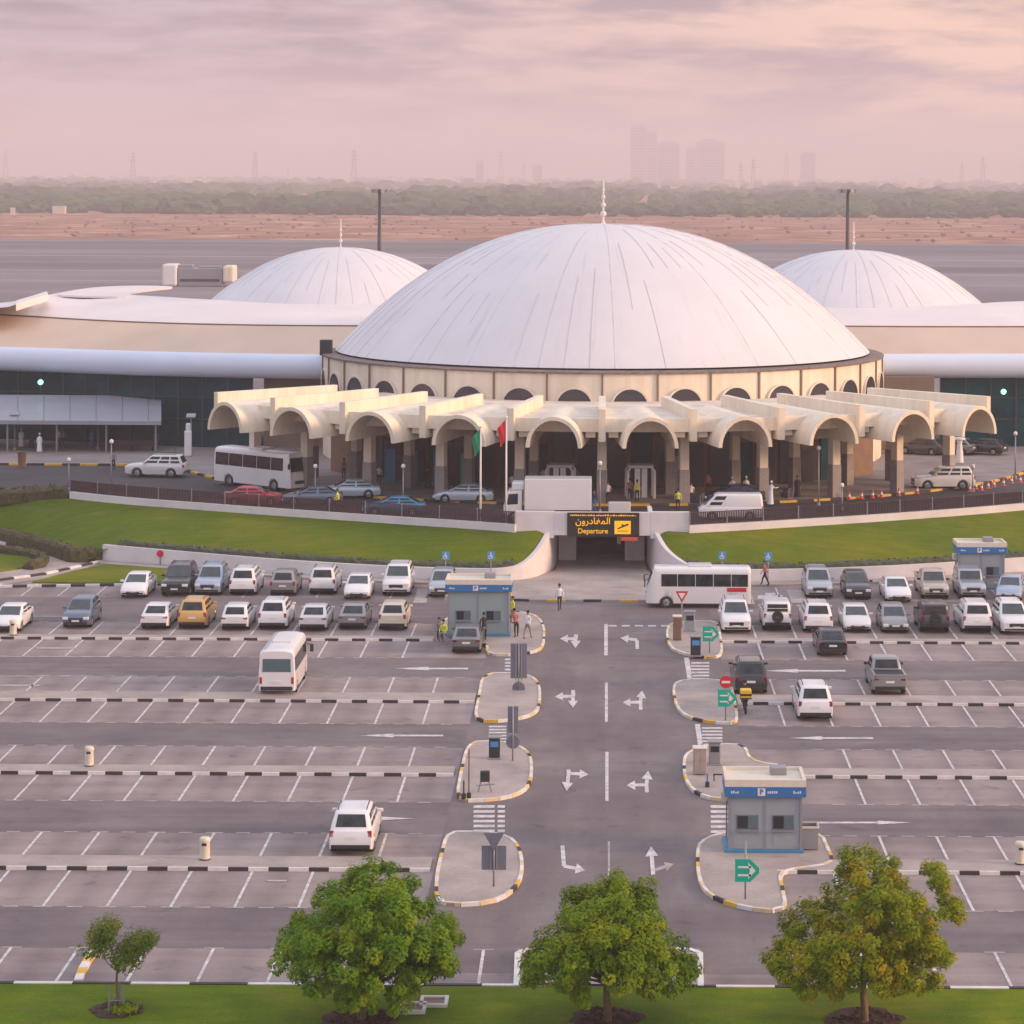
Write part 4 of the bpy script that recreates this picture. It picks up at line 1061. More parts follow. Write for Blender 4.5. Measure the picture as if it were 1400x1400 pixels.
# ---------------------------------------------------------------- minibuses, coach, truck, motorbikes
def make_bus(name, L, W, Ht, wr, axles, belt, pillars, frontslope, label, cat, winm='glass_car', aircon=True, red=None, r=.16, lowtrim=False):
    root = empty(name, (0, 0, 0), 0, label, cat); hw = W / 2; yr, yf = -L / 2, L / 2; sill = .34
    ys = sorted({round(yr + L * k / 30, 3) for k in range(31)} | {round(a + (wr + .08) * math.sin(PI / 2 * k / 6), 3) for a in axles for k in range(-6, 7)} | {round(yf - d, 3) for d in (.05, .15)} | {round(yr + d, 3) for d in (.05, .15)})
    b = MB(); rings = []
    for y in ys:
        ef = max(0, (y - (yf - .5)) / .5); er = max(0, (yr + .2 - y) / .2)
        ww = hw * (1 - .1 * ef ** 2.5 - .05 * er ** 2); ze = sill
        for a in axles:
            if abs(y - a) < wr + .07: ze = max(ze, wr + math.sqrt(max(0, (wr + .07) ** 2 - (y - a) ** 2)))
        top = Ht - .1 * er ** 2
        half = [(0, sill), (ww * .75, sill), (ww * .985, ze), (ww, max(ze + .02, .75)), (ww * .995, belt), (ww * .95, top - .35), (ww * .92, top - .16), (ww * .82, top - .05), (ww * .5, top), (0, top + .015)]
        def sh(x, z): 
            t = max(0, (z - belt + .25) / (top - belt + .25)); return Vector((x, y - frontslope * t * max(0, (y - yf + 1.6) / 1.6), z))
        rings.append([sh(x, z) for x, z in half] + [sh(-x, z) for x, z in half[-2:0:-1]])
    b.loft(rings)
    for rg in (rings[0], rings[-1]): b.bm.faces.new([b.bm.verts.new(p) for p in rg])
    bmesh.ops.remove_doubles(b.bm, verts=b.bm.verts, dist=.0005)
    b.build('body', M['paint_base'], root, angle=40)
    xs = lambda z: hw * lerp(.995, .95, (z - belt) / (Ht - .35 - belt))
    z0, z1 = belt + .03, Ht - .42
    for sx in (1, -1):
        for u0, u1 in pillars:
            A, B_, C_, D = Vector((sx * xs(z0), u0, z0)), Vector((sx * xs(z0), u1, z0)), Vector((sx * xs(z1), u1, z1)), Vector((sx * xs(z1), u0, z1))
            if sx < 0: A, B_, C_, D = B_, A, D, C_
            m = MB(); panel(m, A, B_, C_, D, (.008, .02), .012); m.build('side_window', M[winm], root)
        for a in axles: wheel(root, sx * (hw - .15), a, wr, .26, 6)
        m = MB(); m.box(sx * hw * .55, sx * hw * .84, yf - .12, yf + .012, .74, .98, .03); m.build('headlight', M['head'], root)
        m = MB(); m.box(sx * hw * .78, sx * hw * .93, yr - .01, yr + .1, .72, 1.1, .02); m.build('taillight', M['tail'], root)
        m = MB(); m.tube([(sx * hw * .9, yf - .15, Ht - .75), (sx * (hw + .2), yf + .12, Ht - .85)], .025, 5); m.box(sx * (hw + .1), sx * (hw + .3), yf + .06, yf + .14, Ht - 1.25, Ht - .82, .02); m.build('side_mirror', M['trim'], root)
    tt = lambda z: max(0, (z - belt + .25) / (Ht - belt + .25)); yfz = lambda z: yf - frontslope * tt(z)
    m = MB(); za, zb = belt - .02, Ht - .4
    panel(m, (hw * .87, yfz(za), za), (-hw * .87, yfz(za), za), (-hw * .83, yfz(zb), zb), (hw * .83, yfz(zb), zb), (.01, .01), .02); m.build('windscreen', M['glass_car'], root)
    m = MB(); panel(m, (-hw * .8, yr, belt + .02), (hw * .8, yr, belt + .02), (hw * .78, yr, Ht - .48), (-hw * .78, yr, Ht - .48), (.02, .02), .014); m.build('rear_window', M['glass_blue'], root)
    m = MB(); m.box(-hw * .86, hw * .86, yr - .05, yr + .1, .36, .58, .04); m.build('bumper', M['trim'], root)
    m = MB(); m.box(-.26, .26, yr - .03, yr + .02, .78, .9); m.build('number_plate', M['plate'], root)
    m = MB(); m.box(-hw * .5, hw * .5, yf - .06, yf + .012, .62, .9, .02); m.build('grille', M['trim'], root)
    if aircon:
        m = MB(); m.box(-hw * .55, hw * .55, -.9, .7, Ht - .01, Ht + .14, .05); m.build('roof_unit', M['paint_base'], root)
    if red:
        for sx in (1, -1):
            m = MB(); m.box(sx * (hw - .02), sx * (hw + .008), *red); m.build('red_lettering_panel', M['red'], root)
    set_paint(root, M['p_white']); return root
o = make_bus('minibus', 6.4, 2.05, 2.6, .38, (-1.9, 2.0), 1.35, [(-3.05, -1.95), (-1.92, -.75), (-.72, .5), (.53, 1.6), (1.63, 2.4)], .5, 'white minibus driving away in the left lanes, seen from behind', 'minibus')
p = at(378, 953); o.location = (p.x, p.y + 3.2, 0)
o = make_bus('minibus', 7.0, 2.1, 2.72, .4, (-2.1, 2.15), 1.42, [(-3.3, -2.2), (-2.17, -1.0), (-.97, .2), (.23, 1.4), (1.43, 2.5)], .55, 'white minibus seen side-on in front of the tunnel forecourt', 'minibus', red=(-3.2, -1.9, 1.12, 1.4))
p = at(955, 832); o.location = (p.x, p.y + 1.05, 0); o.rotation_euler = (0, 0, R(90))
o = make_bus('coach', 9.0, 2.45, 3.15, .48, (-2.7, 2.6), 1.65, [(-4.3, -2.7), (-2.67, -1.05), (-1.02, .6), (.63, 2.25), (2.28, 3.7)], .35, 'white coach stopped on the terminal road below the leftmost vaults', 'coach')
a, c = at(292, 662, DZ), at(396, 674, DZ); d = (c - a); o.location = (a + c) / 2 + Vector((-d.y, d.x, 0)).normalized() * 1.22; o.rotation_euler = (0, 0, math.atan2(d.y, d.x) - PI / 2)
# box truck
t = empty('box_truck', (0, 0, 0), R(90), 'white box truck with a plain cargo box behind the left parapet by the tunnel', 'truck')
b = MB(); b.box(-1.1, 1.1, -3.2, 1.75, .95, 3.25, .04); b.build('cargo_box', M['p_white'], t)
b = MB(); hwk = 1.0
prof = [(1.95, .6), (3.25, .6), (3.3, 1.25), (3.05, 2.2), (2.95, 2.35), (1.95, 2.4)]
b.loft([[Vector((x, y, z)) for y, z in prof] for x in (-hwk, -hwk * .97, hwk * .97, hwk)], True, True); b.build('cab', M['p_white'], t)
b = MB(); panel(b, (hwk * .95, 3.29, 1.32), (-hwk * .95, 3.29, 1.32), (-hwk * .9, 3.06, 2.17), (hwk * .9, 3.06, 2.17), (.03, .03), .015); b.build('windscreen', M['glass_car'], t)
for sx in (1, -1):
    b = MB(); A, B_, C_, D = (sx * hwk, 2.2, 1.35), (sx * hwk, 3.1, 1.3), (sx * hwk, 2.95, 2.15), (sx * hwk, 2.2, 2.2)
    if sx < 0: A, B_, C_, D = B_, A, D, C_
    panel(b, A, B_, C_, D, (.04, .04), .012); b.build('side_window', M['glass_car'], t)
    for y in (-1.9, 2.5): wheel(t, sx * .92, y, .42, .26, 6)
    b = MB(); b.box(sx * .98, sx * 1.2, 3.1, 3.2, 1.4, 1.9, .02); b.build('side_mirror', M['trim'], t)
    b = MB(); b.box(sx * .6, sx * .9, 3.2, 3.3, .75, .95, .02); b.build('headlight', M['head'], t)
b = MB(); b.box(-.4, .4, -3.1, 3.1, .6, .85); b.box(-.95, .95, 3.2, 3.38, .4, .65, .03); b.build('chassis', M['trim'], t)
b = MB(); b.box(-.8, .8, 1.8, 2.7, 2.4, 2.95, .1); b.build('wind_deflector', M['p_white'], t)
p = at(746, 718, DZ); t.location = (p.x + .15, p.y + 2.2, DZ)
def motorbike(label, loc, rz, boxm):
    r = empty('motorbike', loc, rz, label, 'motorbike')
    for y in (-.62, .68):
        b = MB(); b.lathe([(.2, -.05), (.27, -.05), (.29, 0), (.27, .05), (.2, .05)], 18, axis='x'); w_ = b.build('wheel', M['tyre'], r, angle=40); w_.location = (0, y, .29)
    b = MB(); b.tube([(0, .68, .3), (0, .5, .75), (0, .42, .98)], .04, 6); b.tube([(0, -.62, .3), (0, -.2, .45), (0, .45, .78)], .07, 6); b.box(-.13, .13, -.2, .25, .3, .6, .05); b.build('frame', M['trim'], r)
    b = MB(); b.box(-.14, .14, -.75, .05, .68, .8, .05); b.build('seat', M['black'], r)
    b = MB(); b.ball((0, .2, .82), .18, 2, (.8, 1.4, .7)); b.build('fuel_tank', M['red'], r, smooth=True)
    b = MB(); b.tube([(-.36, .3, 1.02), (-.1, .45, 1.0), (.1, .45, 1.0), (.36, .3, 1.02)], .02, 6); b.build('handlebar', M['trim'], r)
    if boxm:
        b = MB(); b.box(-.3, .3, -.95, -.4, .84, 1.36, .05); q = b.build('delivery_box', M['yellow'], r)
        b = MB(); b.box(-.31, .31, -.965, -.39, 1.03, 1.14); b.box(-.31, .31, -.965, -.39, .86, .93); b.build('stripe', M['trim'], q)
    return r
motorbike('delivery motorbike with a yellow and black box beside the black SUV', at(1019, 975) + Vector((0, .4, 0)), 0, True)
motorbike('motorbike with its rider on the terminal road, behind the fence', at(462, 699, DZ) + Vector((0, .4, 0)), R(80), False)
# ---------------------------------------------------------------- payment kiosks
def kiosk(label, px, py, w, d, h, panelm, z=.13, plinth=True):
    p = at(px, py, z); r = empty('payment_kiosk', p, 0, label, 'kiosk', 'payment kiosks'); y = d / 2; hw = w / 2
    r.location = p + Vector((0, d / 2, 0))
    b = MB(); b.box(-hw, hw, -y, y, .16, h - .72, .02); b.build('cabin', panelm, r)
    if plinth:
        b = MB(); b.box(-hw - .2, hw + .12, -y - .08, y + .08, 0, .16, .02); b.build('plinth', M['blue_base'], r)
    b = MB()
    for x in (-hw + .03, -.0, hw - .03): b.box(x - .045, x + .045, -y - .02, -y + .03, .16, h - .72)
    for yy in (-y, y):
        for x in (-hw, hw): b.box(x - .05, x + .05, yy - .05, yy + .05, .16, h - .72)
    b.build('corner_post', M['grey'], r)
    ro = .2
    b = MB(); b.box(-hw - ro, hw + ro, -y - ro, y + ro, h - .74, h - .3, .015); f = b.build('fascia', M['blue'], r)
    b = MB(); x0, x1, y0, y1 = -hw - ro, hw + ro, -y - ro, y + ro; tz = h
    b.box(x0, x1, y0, y0 + .14, h - .3, tz); b.box(x0, x1, y1 - .14, y1, h - .3, tz); b.box(x0, x0 + .14, y0 + .14, y1 - .14, h - .3, tz); b.box(x1 - .14, x1, y0 + .14, y1 - .14, h - .3, tz)
    b.box(x0 + .14, x1 - .14, y0 + .14, y1 - .14, h - .3, h - .14); b.build('roof', M['offwhite'], r)
    b = MB(); b.box(-.34, -.02, y0 - .012, y0, h - .68, h - .36, .01); q = b.build('parking_symbol', M['white'], f)
    text_mesh('P', .3, M['blue'], 'letter', f, (-.18, y0 - .018, h - .52), (R(90), 0, 0), .003, bold=.012)
    b = MB(); rnd = random.Random(5)
    for xs, n in ((.08, 5), (hw - .35, 4), (-hw + .05, 4)):
        for k in range(n): b.box(xs + k * .09, xs + k * .09 + .06, y0 - .008, y0, h - .58, h - .58 + rnd.uniform(.06, .12))
    b.build('fascia_lettering', M['sign_back'] if False else M['tube'], f)
    for s in (-1, 1):
        cx = s * hw * .5
        b = MB(); b.box(cx - .48, cx + .48, -y - .02, -y + .03, 1.0, 1.62, .01); wv = b.build('window', M['sign_back'], r)
        b = MB(); b.box(cx - .42, cx + .02, -y - .035, -y - .02, 1.05, 1.57); b.build('pane', M['glass_dark'], wv)
        b = MB(); b.box(cx + .06, cx + .42, -y - .032, -y - .02, 1.05, 1.57); b.build('pane', M['glass_blue'], wv)
        b = MB(); b.box(cx - .5, cx + .5, -y - .18, -y - .02, .95, .99); b.build('counter', M['grey'], r)
    b = MB(); b.box(hw * .985, hw + .03, -y * .85, -y * .1, .2, 2.1, .01); q = b.build('door', M['canopy_glass'], r)
    b = MB(); b.box(hw + .03, hw + .09, -y * .2, -y * .14, 1.0, 1.2); b.build('handle', M['dark'], q)
    
    for s in (-1, 1):
        b = MB(); b.box(s * hw * .55 - .5, s * hw * .55 + .5, -y - .012, -y, .3, .75, .004); b.build('lower_panel', panelm, r)
    b = MB(); b.box(-hw - .3, -hw, .1, .75, 1.9, 2.3, .03); b.build('air_conditioner', M['offwhite'], r)
    for s in (-1, 1):
        b = MB(); b.box(s * hw - .025, s * hw + .025, -.5, .5, .98, 1.8); b.build('side_window', M['glass_blue'], r)
    b = MB(); b.box(.3, 1.0, .2, .9, h - .14, h + .18, .03); b.build('roof_unit', M['grey'], r)
    return r
kiosk('grey payment kiosk with blue fascia on the nearest right island, beside the rubbish container', 1046, 1166, 3.05, 2.2, 3.15, M['grey_panel'])
kiosk('teal-grey payment kiosk with blue fascia at the left, people and a grey sedan before it', 654, 870, 3.75, 2.3, 3.55, M['teal_panel'])
kiosk('far right payment kiosk with blue fascia, standing behind the parked cars near the wall', 1342, 806, 3.1, 2.0, 3.3, M['grey_panel'], z=.0)

# ---------------------------------------------------------------- signs
def pole_sign(name, label, px, pyfoot, pytop, build, z=.13, rad=.04, group=None, foot=0.):
    p = at(px, pyfoot, z); hgt = aty(px, pytop, p.y).z - z
    r = empty(name, p, 0, label, 'sign', group)
    b = MB(); b.tube([(0, 0, -.02), (0, 0, hgt)], rad, 8); b.build('pole', M['grey'], r, smooth=True)
    build(r, hgt, p); return r
def disc(mb, cz, rr, y0, y1, n=28):
    mb.loft([[Vector((rr * math.cos(2 * PI * k / n), y, cz + rr * math.sin(2 * PI * k / n))) for k in range(n)] for y in (y0, y1)], True, True)
def green(r, h, p, top=None):
    cz = top if top is not None else h - .5; w = .42
    pts = [(-w, cz - .45), (w * .45, cz - .45), (w + .12, cz - .1), (w + .12, cz + .1), (w * .45, cz + .45), (-w, cz + .45)]
    b = MB(); b.loft([[Vector((x, y, z)) for x, z in pts] for y in (-.1, -.05)], True, True); b.build('sign_face', M['green_sign'], r)
    b = MB()
    for dz in (.1, -.22): b.face([(-w * .75, -.108, cz + dz), (w * .5, -.108, cz + dz), (w * .5, -.108, cz + dz + .08), (-w * .75, -.108, cz + dz + .08)])
    b.face([(w * .2, -.108, cz - .34), (w * .95, -.108, cz), (w * .2, -.108, cz + .34), (w * .4, -.108, cz)])
    b.build('arrow_mark', M['white'], r)
pole_sign('direction_sign', 'green arrow sign on a pole before the nearest right kiosk', 1019, 1229, 1150, lambda r, h, p: green(r, h, p, h - 1.15))
pole_sign('direction_sign', 'green arrow sign beside the white SUV and the side-on minibus', 970, 892, 855, lambda r, h, p: green(r, h, p), z=.13)
def noentry(r, h, p):
    b = MB(); disc(b, h - .35, .33, -.1, -.06); b.build('round_face', M['red'], r)
    b = MB(); b.box(-.22, .22, -.112, -.1, h - .41, h - .29); b.build('white_bar', M['white'], r)
    green(r, h, p, h - 1.2)
pole_sign('no_entry_sign', 'red no entry disc above a green arrow sign beside the black SUV', 992, 985, 923, noentry)
def giveway(r, h, p, back=False):
    b = MB(); t = [(-.42, h), (.42, h), (0, h - .74)]; b.loft([[Vector((x, y, z)) for x, z in t] for y in (-.1, -.06)], True, True); b.build('triangle_face', M['red'] if not back else M['sign_back'], r)
    if not back:
        c = h - .26; t = [(x * .55, c + (z - c) * .55) for x, z in t]; b = MB(); b.face([(x, -.106, z) for x, z in t]); b.build('white_triangle', M['white'], r)
pole_sign('give_way_sign', 'red and white give way triangle in front of the side-on minibus', 932, 858, 808, giveway)
def round_red(r, h, p):
    b = MB(); disc(b, h - .26, .25, -.1, -.06); b.build('round_face', M['red'], r)
pole_sign('round_sign', 'small red round sign before the left retaining wall', 219, 774, 752, round_red, z=0)
def board_back(w, hh):
    def f(r, h, p):
        b = MB(); b.box(-w / 2, w / 2, .04, .08, h - hh, h, .01); b.build('board', M['sign_back'], r)
        b = MB()
        for x in (-w * .12, w * .12): b.box(x - .025, x + .025, -.01, .04, h - hh, h)
        b.build('rails', M['grey'], r)
    return f
def nearboard(r, h, p):
    board_back(1.0, .98)(r, h - .55, p); giveway(r, h, p, True)
pole_sign('sign_back', 'grey back of a square sign with a triangle above, on the nearest left island', 675, 1212, 1138, nearboard)
def totem(r, h, p):
    b = MB(); b.box(-.46, .46, .04, .1, h - 1.95, h, .01); b.build('board', M['sign_back'], r)
    b = MB()
    for x in (-.15, .15): b.box(x - .03, x + .03, -.02, .04, h - 2.1, h)
    b.build('rails', M['grey'], r)
    b = MB(); disc(b, h - 2.5, .36, .04, .08); b.build('round_back', M['sign_back'], r)
pole_sign('sign_back', 'tall grey sign back over a round one, at the crossing behind the left kiosk island', 709, 944, 880, totem)
def totem2(r, h, p):
    b = MB(); b.box(-.26, .26, .04, .1, h - 1.3, h, .01); b.build('board', M['sign_back'], r)
    b = MB(); disc(b, h - 1.75, .34, .04, .08); b.build('round_back', M['sign_back'], r)
pole_sign('sign_back', 'narrow grey sign back over a round one, at the second crossing on the left', 701, 1040, 966, totem2)
def pblue(r, h, p):
    b = MB(); b.box(-.27, .27, -.08, -.04, h - .6, h, .015); b.build('sign_face', M['sign_blue'], r)
    b = MB(); disc(b, h - .11, .05, -.09, -.08, 12); b.box(-.06, .0, -.09, -.08, h - .36, h - .16); b.box(-.04, .12, -.092, -.082, h - .26, h - .22); b.box(.08, .13, -.094, -.084, h - .46, h - .34); b.box(-.06, .12, -.09, -.08, h - .38, h - .33)
    ring = lambda rr, y: [Vector((-.03 + rr * math.cos(2 * PI * k / 20), y, h - .38 + rr * math.sin(2 * PI * k / 20))) for k in range(20)]
    b.loft([ring(.1, -.088), ring(.145, -.088)]); b.build('symbol', M['white'], r)
for x, yt, yf, lab in ((609, 754, 800, 'blue disabled parking sign over the car half hidden by the left kiosk'), (671, 754, 800, 'blue disabled parking sign above the roof of the left kiosk'),
                       (987, 754, 800, 'blue disabled parking sign above the side-on minibus'), (1050, 755, 800, 'blue disabled parking sign over the pedestrian at the right wall')):
    pole_sign('disabled_parking_sign', lab, x, yf, yt, pblue, z=.13, rad=.03, group='blue parking signs along the wall')

# ---------------------------------------------------------------- litter bins, machines, small things on the islands
def bin_(label, px, py, z=.13):
    r = empty('litter_bin', at(px, py, z), 0, label, 'litter bin', 'beige litter bins on the kerbs')
    b = MB(); b.lathe([(.2, 0), (.22, .02), (.21, .75), (.23, .78), (.23, .86), (.19, .93), (.02, .95)], 18); b.build('drum', M['offwhite'], r, angle=40)
    b = MB(); b.box(-.1, .1, -.235, -.18, .62, .72, .01); b.build('opening', M['dark'], r)
    b = MB(); b.lathe([(.23, 0), (.23, .05), (.2, .06)], 18); b.build('base', M['dark'], r)
bin_('beige litter bin on the second kerb from the front, far left', 122, 1047); bin_('beige litter bin on the nearest left kerb, left of the lone white SUV', 280, 1175)
bin_('beige litter bin on the nearest right kerb at the picture edge', 1395, 1181); bin_('beige litter bin by the cut-off white sedan at the left edge', 18, 868)
def ticket_machine(label, px, py, s=1., m='dark'):
    r = empty('ticket_machine', at(px, py, .13), 0, label, 'ticket machine')
    b = MB(); b.box(-.3 * s, .3 * s, -.22, .22, .06, 1.15 * s, .05); b.build('cabinet', M[m], r)
    b = MB(); b.box(-.36 * s, .36 * s, -.3, .28, 0, .08, .02); b.build('base', M['grey'], r)
    b = MB(); b.box(-.22 * s, .22 * s, -.24, -.2, .68 * s, .98 * s, .01); b.build('screen', M['sign_blue'] if m == 'dark' else M['glass_dark'], r)
    b = MB(); b.box(-.36 * s, .36 * s, -.28, .26, 1.15 * s, 1.24 * s, .03); b.build('hood', M['grey'], r)
ticket_machine('dark ticket machine with a blue screen on the second left island', 676, 1037, .9)
ticket_machine('dark ticket machine on the right island below the green arrow sign', 951, 897, 1.0)
ticket_machine('grey ticket machine behind the tan cabinet on the second right island', 977, 1045, .95, 'grey')
ticket_machine('pale grey ticket machine behind the brown cabinet at the far right island', 943, 863, 1.05, 'canopy_glass')
def cabinet(label, px, py, w, h, m, d=.6):
    r = empty('utility_cabinet', at(px, py, .13), 0, label, 'cabinet')
    b = MB(); b.box(-w / 2, w / 2, 0, d, .05, h, .03); b.build('cabinet_body', M[m], r)
    b = MB(); b.box(-w / 2 - .04, w / 2 + .04, -.04, d + .04, h, h + .07, .02); b.build('lid', M['offwhite'], r)
    b = MB(); b.box(-w * .42, -.015, -.015, 0, .15, h - .12); b.box(.015, w * .42, -.015, 0, .15, h - .12); b.build('doors', M[m], r)
cabinet('tan utility cabinet at the front edge of the second right island', 957, 1060, .62, 1.25, 'walk'); cabinet('brown cabinet on the far right island at the road corner', 926, 876, .5, 1.45, 'brown')
r = empty('rubbish_container', at(1107, 1163, .13), 0, 'open grey rubbish container beside the nearest right kiosk', 'container')
b = MB()
b.box(-.36, .36, 0, .05, .06, 1.0); b.box(-.36, .36, .75, .8, .06, 1.0); b.box(-.36, -.31, .05, .75, .06, 1.0); b.box(.31, .36, .05, .75, .06, 1.0); b.box(-.31, .31, .05, .75, .06, .6)
b.build('tub', M['grey'], r)
b = MB(); b.box(-.4, .4, -.04, 0, .94, 1.04, .02); b.box(-.4, .4, .8, .84, .94, 1.04, .02); b.box(-.4, -.36, 0, .8, .94, 1.04); b.box(.36, .4, 0, .8, .94, 1.04); b.build('rim', M['offwhite'], r)
r = empty('gate_barrier', at(663, 1083, .13), 0, 'dark barrier post with cross bar standing on the second left island', 'barrier')
b = MB(); b.box(-.22, .22, -.15, .15, .5, 1.0, .04); b.build('head', M['dark'], r)
b = MB()
for x in (-.32, .32): b.tube([(x, 0, 0), (x * .5, 0, .62)], .035, 6)
b.tube([(-.42, 0, .3), (.45, 0, .38)], .03, 6); b.build('frame', M['grey'], r)
def barpole(label, px, p0, p1, m):
    p = at(px, p0, .13); h = aty(px, p1, p.y).z - .13
    r = empty('barrier_arm', p, 0, label, 'barrier')
    b = MB(); b.tube([(0, 0, .05), (0, 0, h)], .035, 8); b.build('arm', M[m], r); b = MB(); b.box(-.1, .1, -.1, .1, 0, .25, .02); b.build('foot', M['dark'], r)
barpole('tall raised brown barrier arm at the left edge of the second left island', 641, 1091, 1024, 'brown'); barpole('short dark post at the corner of the second left island', 634, 1092, 1067, 'dark')
barpole('short blue post beside the tan cabinet on the second right island', 967, 1076, 1058, 'blue')
r = empty('low_barrier', at(982, 1068, .13), 0, 'short dark rail at the entrance lane left of the nearest right kiosk', 'barrier')
b = MB(); b.tube([(-.25, 0, .32), (.3, 0, .32)], .04, 6); b.build('rail', M['dark'], r); b = MB(); b.tube([(-.2, 0, 0), (-.2, 0, .32)], .03, 6); b.tube([(.24, 0, 0), (.24, 0, .32)], .03, 6); b.build('posts', M['dark'], r)
def hatch(label, px, py, w, d):
    p = at(px, py, .1); r = empty('drain_frame', p, 0, label, 'drain')
    b = MB()
    b.box(-w / 2, w / 2, 0, .16, 0, .12, .01); b.box(-w / 2, w / 2, d - .16, d, 0, .12, .01); b.box(-w / 2, -w / 2 + .12, .16, d - .16, 0, .12); b.box(w / 2 - .12, w / 2, .16, d - .16, 0, .12); b.build('concrete_rim', M['kerb_white'], r)
    b = MB(); b.box(-w / 2 + .12, w / 2 - .12, .16, d - .16, 0, .05); b.build('grating', M['brown'], r)
hatch('white framed drain in the lawn, left of the pair', 562, 1387, .95, 1.1); hatch('white framed drain in the lawn, right of the pair', 592, 1378, .98, 1.05)

# ---------------------------------------------------------------- fences, hedges, lamps, flags
def fence(label, line, h, zb):
    r = empty('fence', (0, 0, 0), 0, label, 'fence')
    q = resample(line, .14); b = MB()
    for p in q: b.box(p.x - .045, p.x + .045, p.y - .012, p.y + .012, zb + .06, zb + h - .03)
    for z in (zb + .08, zb + h * .5, zb + h - .04): b.tube([Vector((p.x, p.y, z)) for p in line], .028, 4)
    b.build('rail_panel', M['fence'], r)
    b = MB()
    b.build('posts_', M['fence'], r) if False else b.bm.free()
    for p in resample(line, 3.0):
        b = MB(); b.tube([(p.x, p.y, zb), (p.x, p.y, zb + h + .06)], .05, 6); b.build('post', M['grey'], r)
fence('maroon railing on the parapet left of the tunnel', [p + Vector((0, .15, 0)) for p in LP if p.x < -6.2], .95, 3.5)
fence('dark railing on the parapet right of the tunnel', [p + Vector((0, .15, 0)) for p in RP if 6.2 < p.x < 60], .95, 3.5)
def hedge(label, line, w, h, zoff=0., step=.35, seed=1, tufts=9, m='hedge', full=False):
    rnd = random.Random(seed); q = resample(line, step); b = MB(); rings = []; n = len(q)
    for i, p in enumerate(q):
        d = q[min(i + 1, n - 1)] - q[max(i - 1, 0)]; d.z = 0; d.normalize(); s = Vector((-d.y, d.x, 0))
        e = 1 if full else min(1, .5 + i / 2, .5 + (n - 1 - i) / 2); hh = h * e * rnd.uniform(.86, 1.1)
        j = lambda: rnd.uniform(-.07, .07)
        rings.append([p + s * (w / 2 + j()) + Vector((0, 0, zoff - .1)), p + s * (w / 2 + j()) + Vector((0, 0, zoff + hh * .75)), p + s * (w * .25 + j()) + Vector((0, 0, zoff + hh + j())),
                      p - s * (w * .25 + j()) + Vector((0, 0, zoff + hh + j())), p - s * (w / 2 + j()) + Vector((0, 0, zoff + hh * .75)), p - s * (w / 2 + j()) + Vector((0, 0, zoff - .1))])
    b.loft(rings, True, True); r = empty('hedge', (0, 0, 0), 0, label, 'hedge'); b.build('clipped_mass', M[m], r); hm = m
    # loose leaf tufts so the hedge keeps a ragged outline
    m = MB()
    for p in q:
        for _ in range(tufts):
            c = p + Vector((rnd.uniform(-w / 2, w / 2), rnd.uniform(-w / 2, w / 2), zoff + h * rnd.uniform(.45, 1.08)))
            a = Vector((rnd.uniform(-1, 1), rnd.uniform(-1, 1), rnd.uniform(-.3, 1))).normalized() * .13; u = Vector((rnd.uniform(-1, 1), rnd.uniform(-1, 1), rnd.uniform(-1, 1))).normalized() * .08
            m.face([c - a, c + u, c + a, c - u])
    m.build('leaf_tufts', M[hm], r, recalc=False)
hedge('dark clipped hedge at the top of the left lawn, ending at the white parapet', [Vector((*at(-220, 682, 2.6).xy, 2.5)), Vector((*at(0, 686, 2.6).xy, 2.5)), Vector((*at(50, 683, 2.8).xy, 2.8)), Vector((*at(92, 679, 3.0).xy, 2.95))], 1.5, 1.05, seed=1)
hedge('dark hedge along the foot of the left lawn beside the path', [Vector((*at(-200, 722, .2).xy, .1)), Vector((*at(0, 739, .1).xy, .1)), Vector((*at(60, 752, .1).xy, .1)), Vector((*at(100, 766, .1).xy, .1)), Vector((*at(137, 765, .1).xy, .1))], 1.0, .95, seed=2)
hedge('short dark hedge block closing the left end of the white retaining wall', [Vector(at(97, 768, 0)), Vector(at(118, 768, 0)), Vector(at(139, 767.5, 0))], .9, 1.05, seed=6, full=True)
hedge('brown-green hedge curling round the small lower lawn at the left edge', [Vector(at(-160, 742, 0)), Vector(at(0, 757, 0)), Vector(at(40, 761, 0)), Vector(at(60, 768, 0)), Vector(at(55, 775, 0)), Vector(at(38, 779, 0))], .8, .6, seed=3)
hedge('low grey-green hedge behind the left retaining wall', [Vector((p.x, p.y + .75, p.z - .15)) for p in LW if p.y < 196 and p.x < -6.0 and p.x > -36.0], .7, .5, seed=4, tufts=4, m='hedge_grey')
hedge('low grey-green hedge behind the right retaining wall', [Vector((p.x, p.y + .75, p.z - .15)) for p in RW if p.x > 6.0 and p.x < 46][::-1], .7, .5, seed=5, tufts=4, m='hedge_grey')
def flag(label, px, pytop, m, side=-1):
    p = at(px, 712, 3.5); h = aty(px, pytop, p.y).z
    r = empty('flagpole', (p.x, p.y - .35, 2.75), 0, label, 'flagpole')
    b = MB(); b.tube([(0, 0, 0), (0, 0, h - 2.75)], [.09, .05], 10); b.build('pole', M['white'], r, smooth=True)
    b = MB(); b.ball((0, 0, h - 2.7), .11, 2); b.build('finial', M['white'], r, smooth=True)
    b = MB(); rows = []
    for i in range(9):
        u = i / 8; rows.append([Vector((side * (.06 + .62 * u * (1 - .45 * v)), .12 * math.sin(u * 7 + v * 3) * u, h - 2.75 - .1 - 1.5 * v - .75 * u * (1 - .2 * v) * .9)) for v in [k / 6 for k in range(7)]])
    b.loft(rows, False); f = b.build('flag_cloth', m, r, smooth=True)
    return r, h
flag('white flagpole with a limp green flag, left of the pair before the terminal', 657, 584, M['flag_green'])
flag('white flagpole with a limp red flag, right of the pair before the terminal', 692, 571, M['flag_red'])
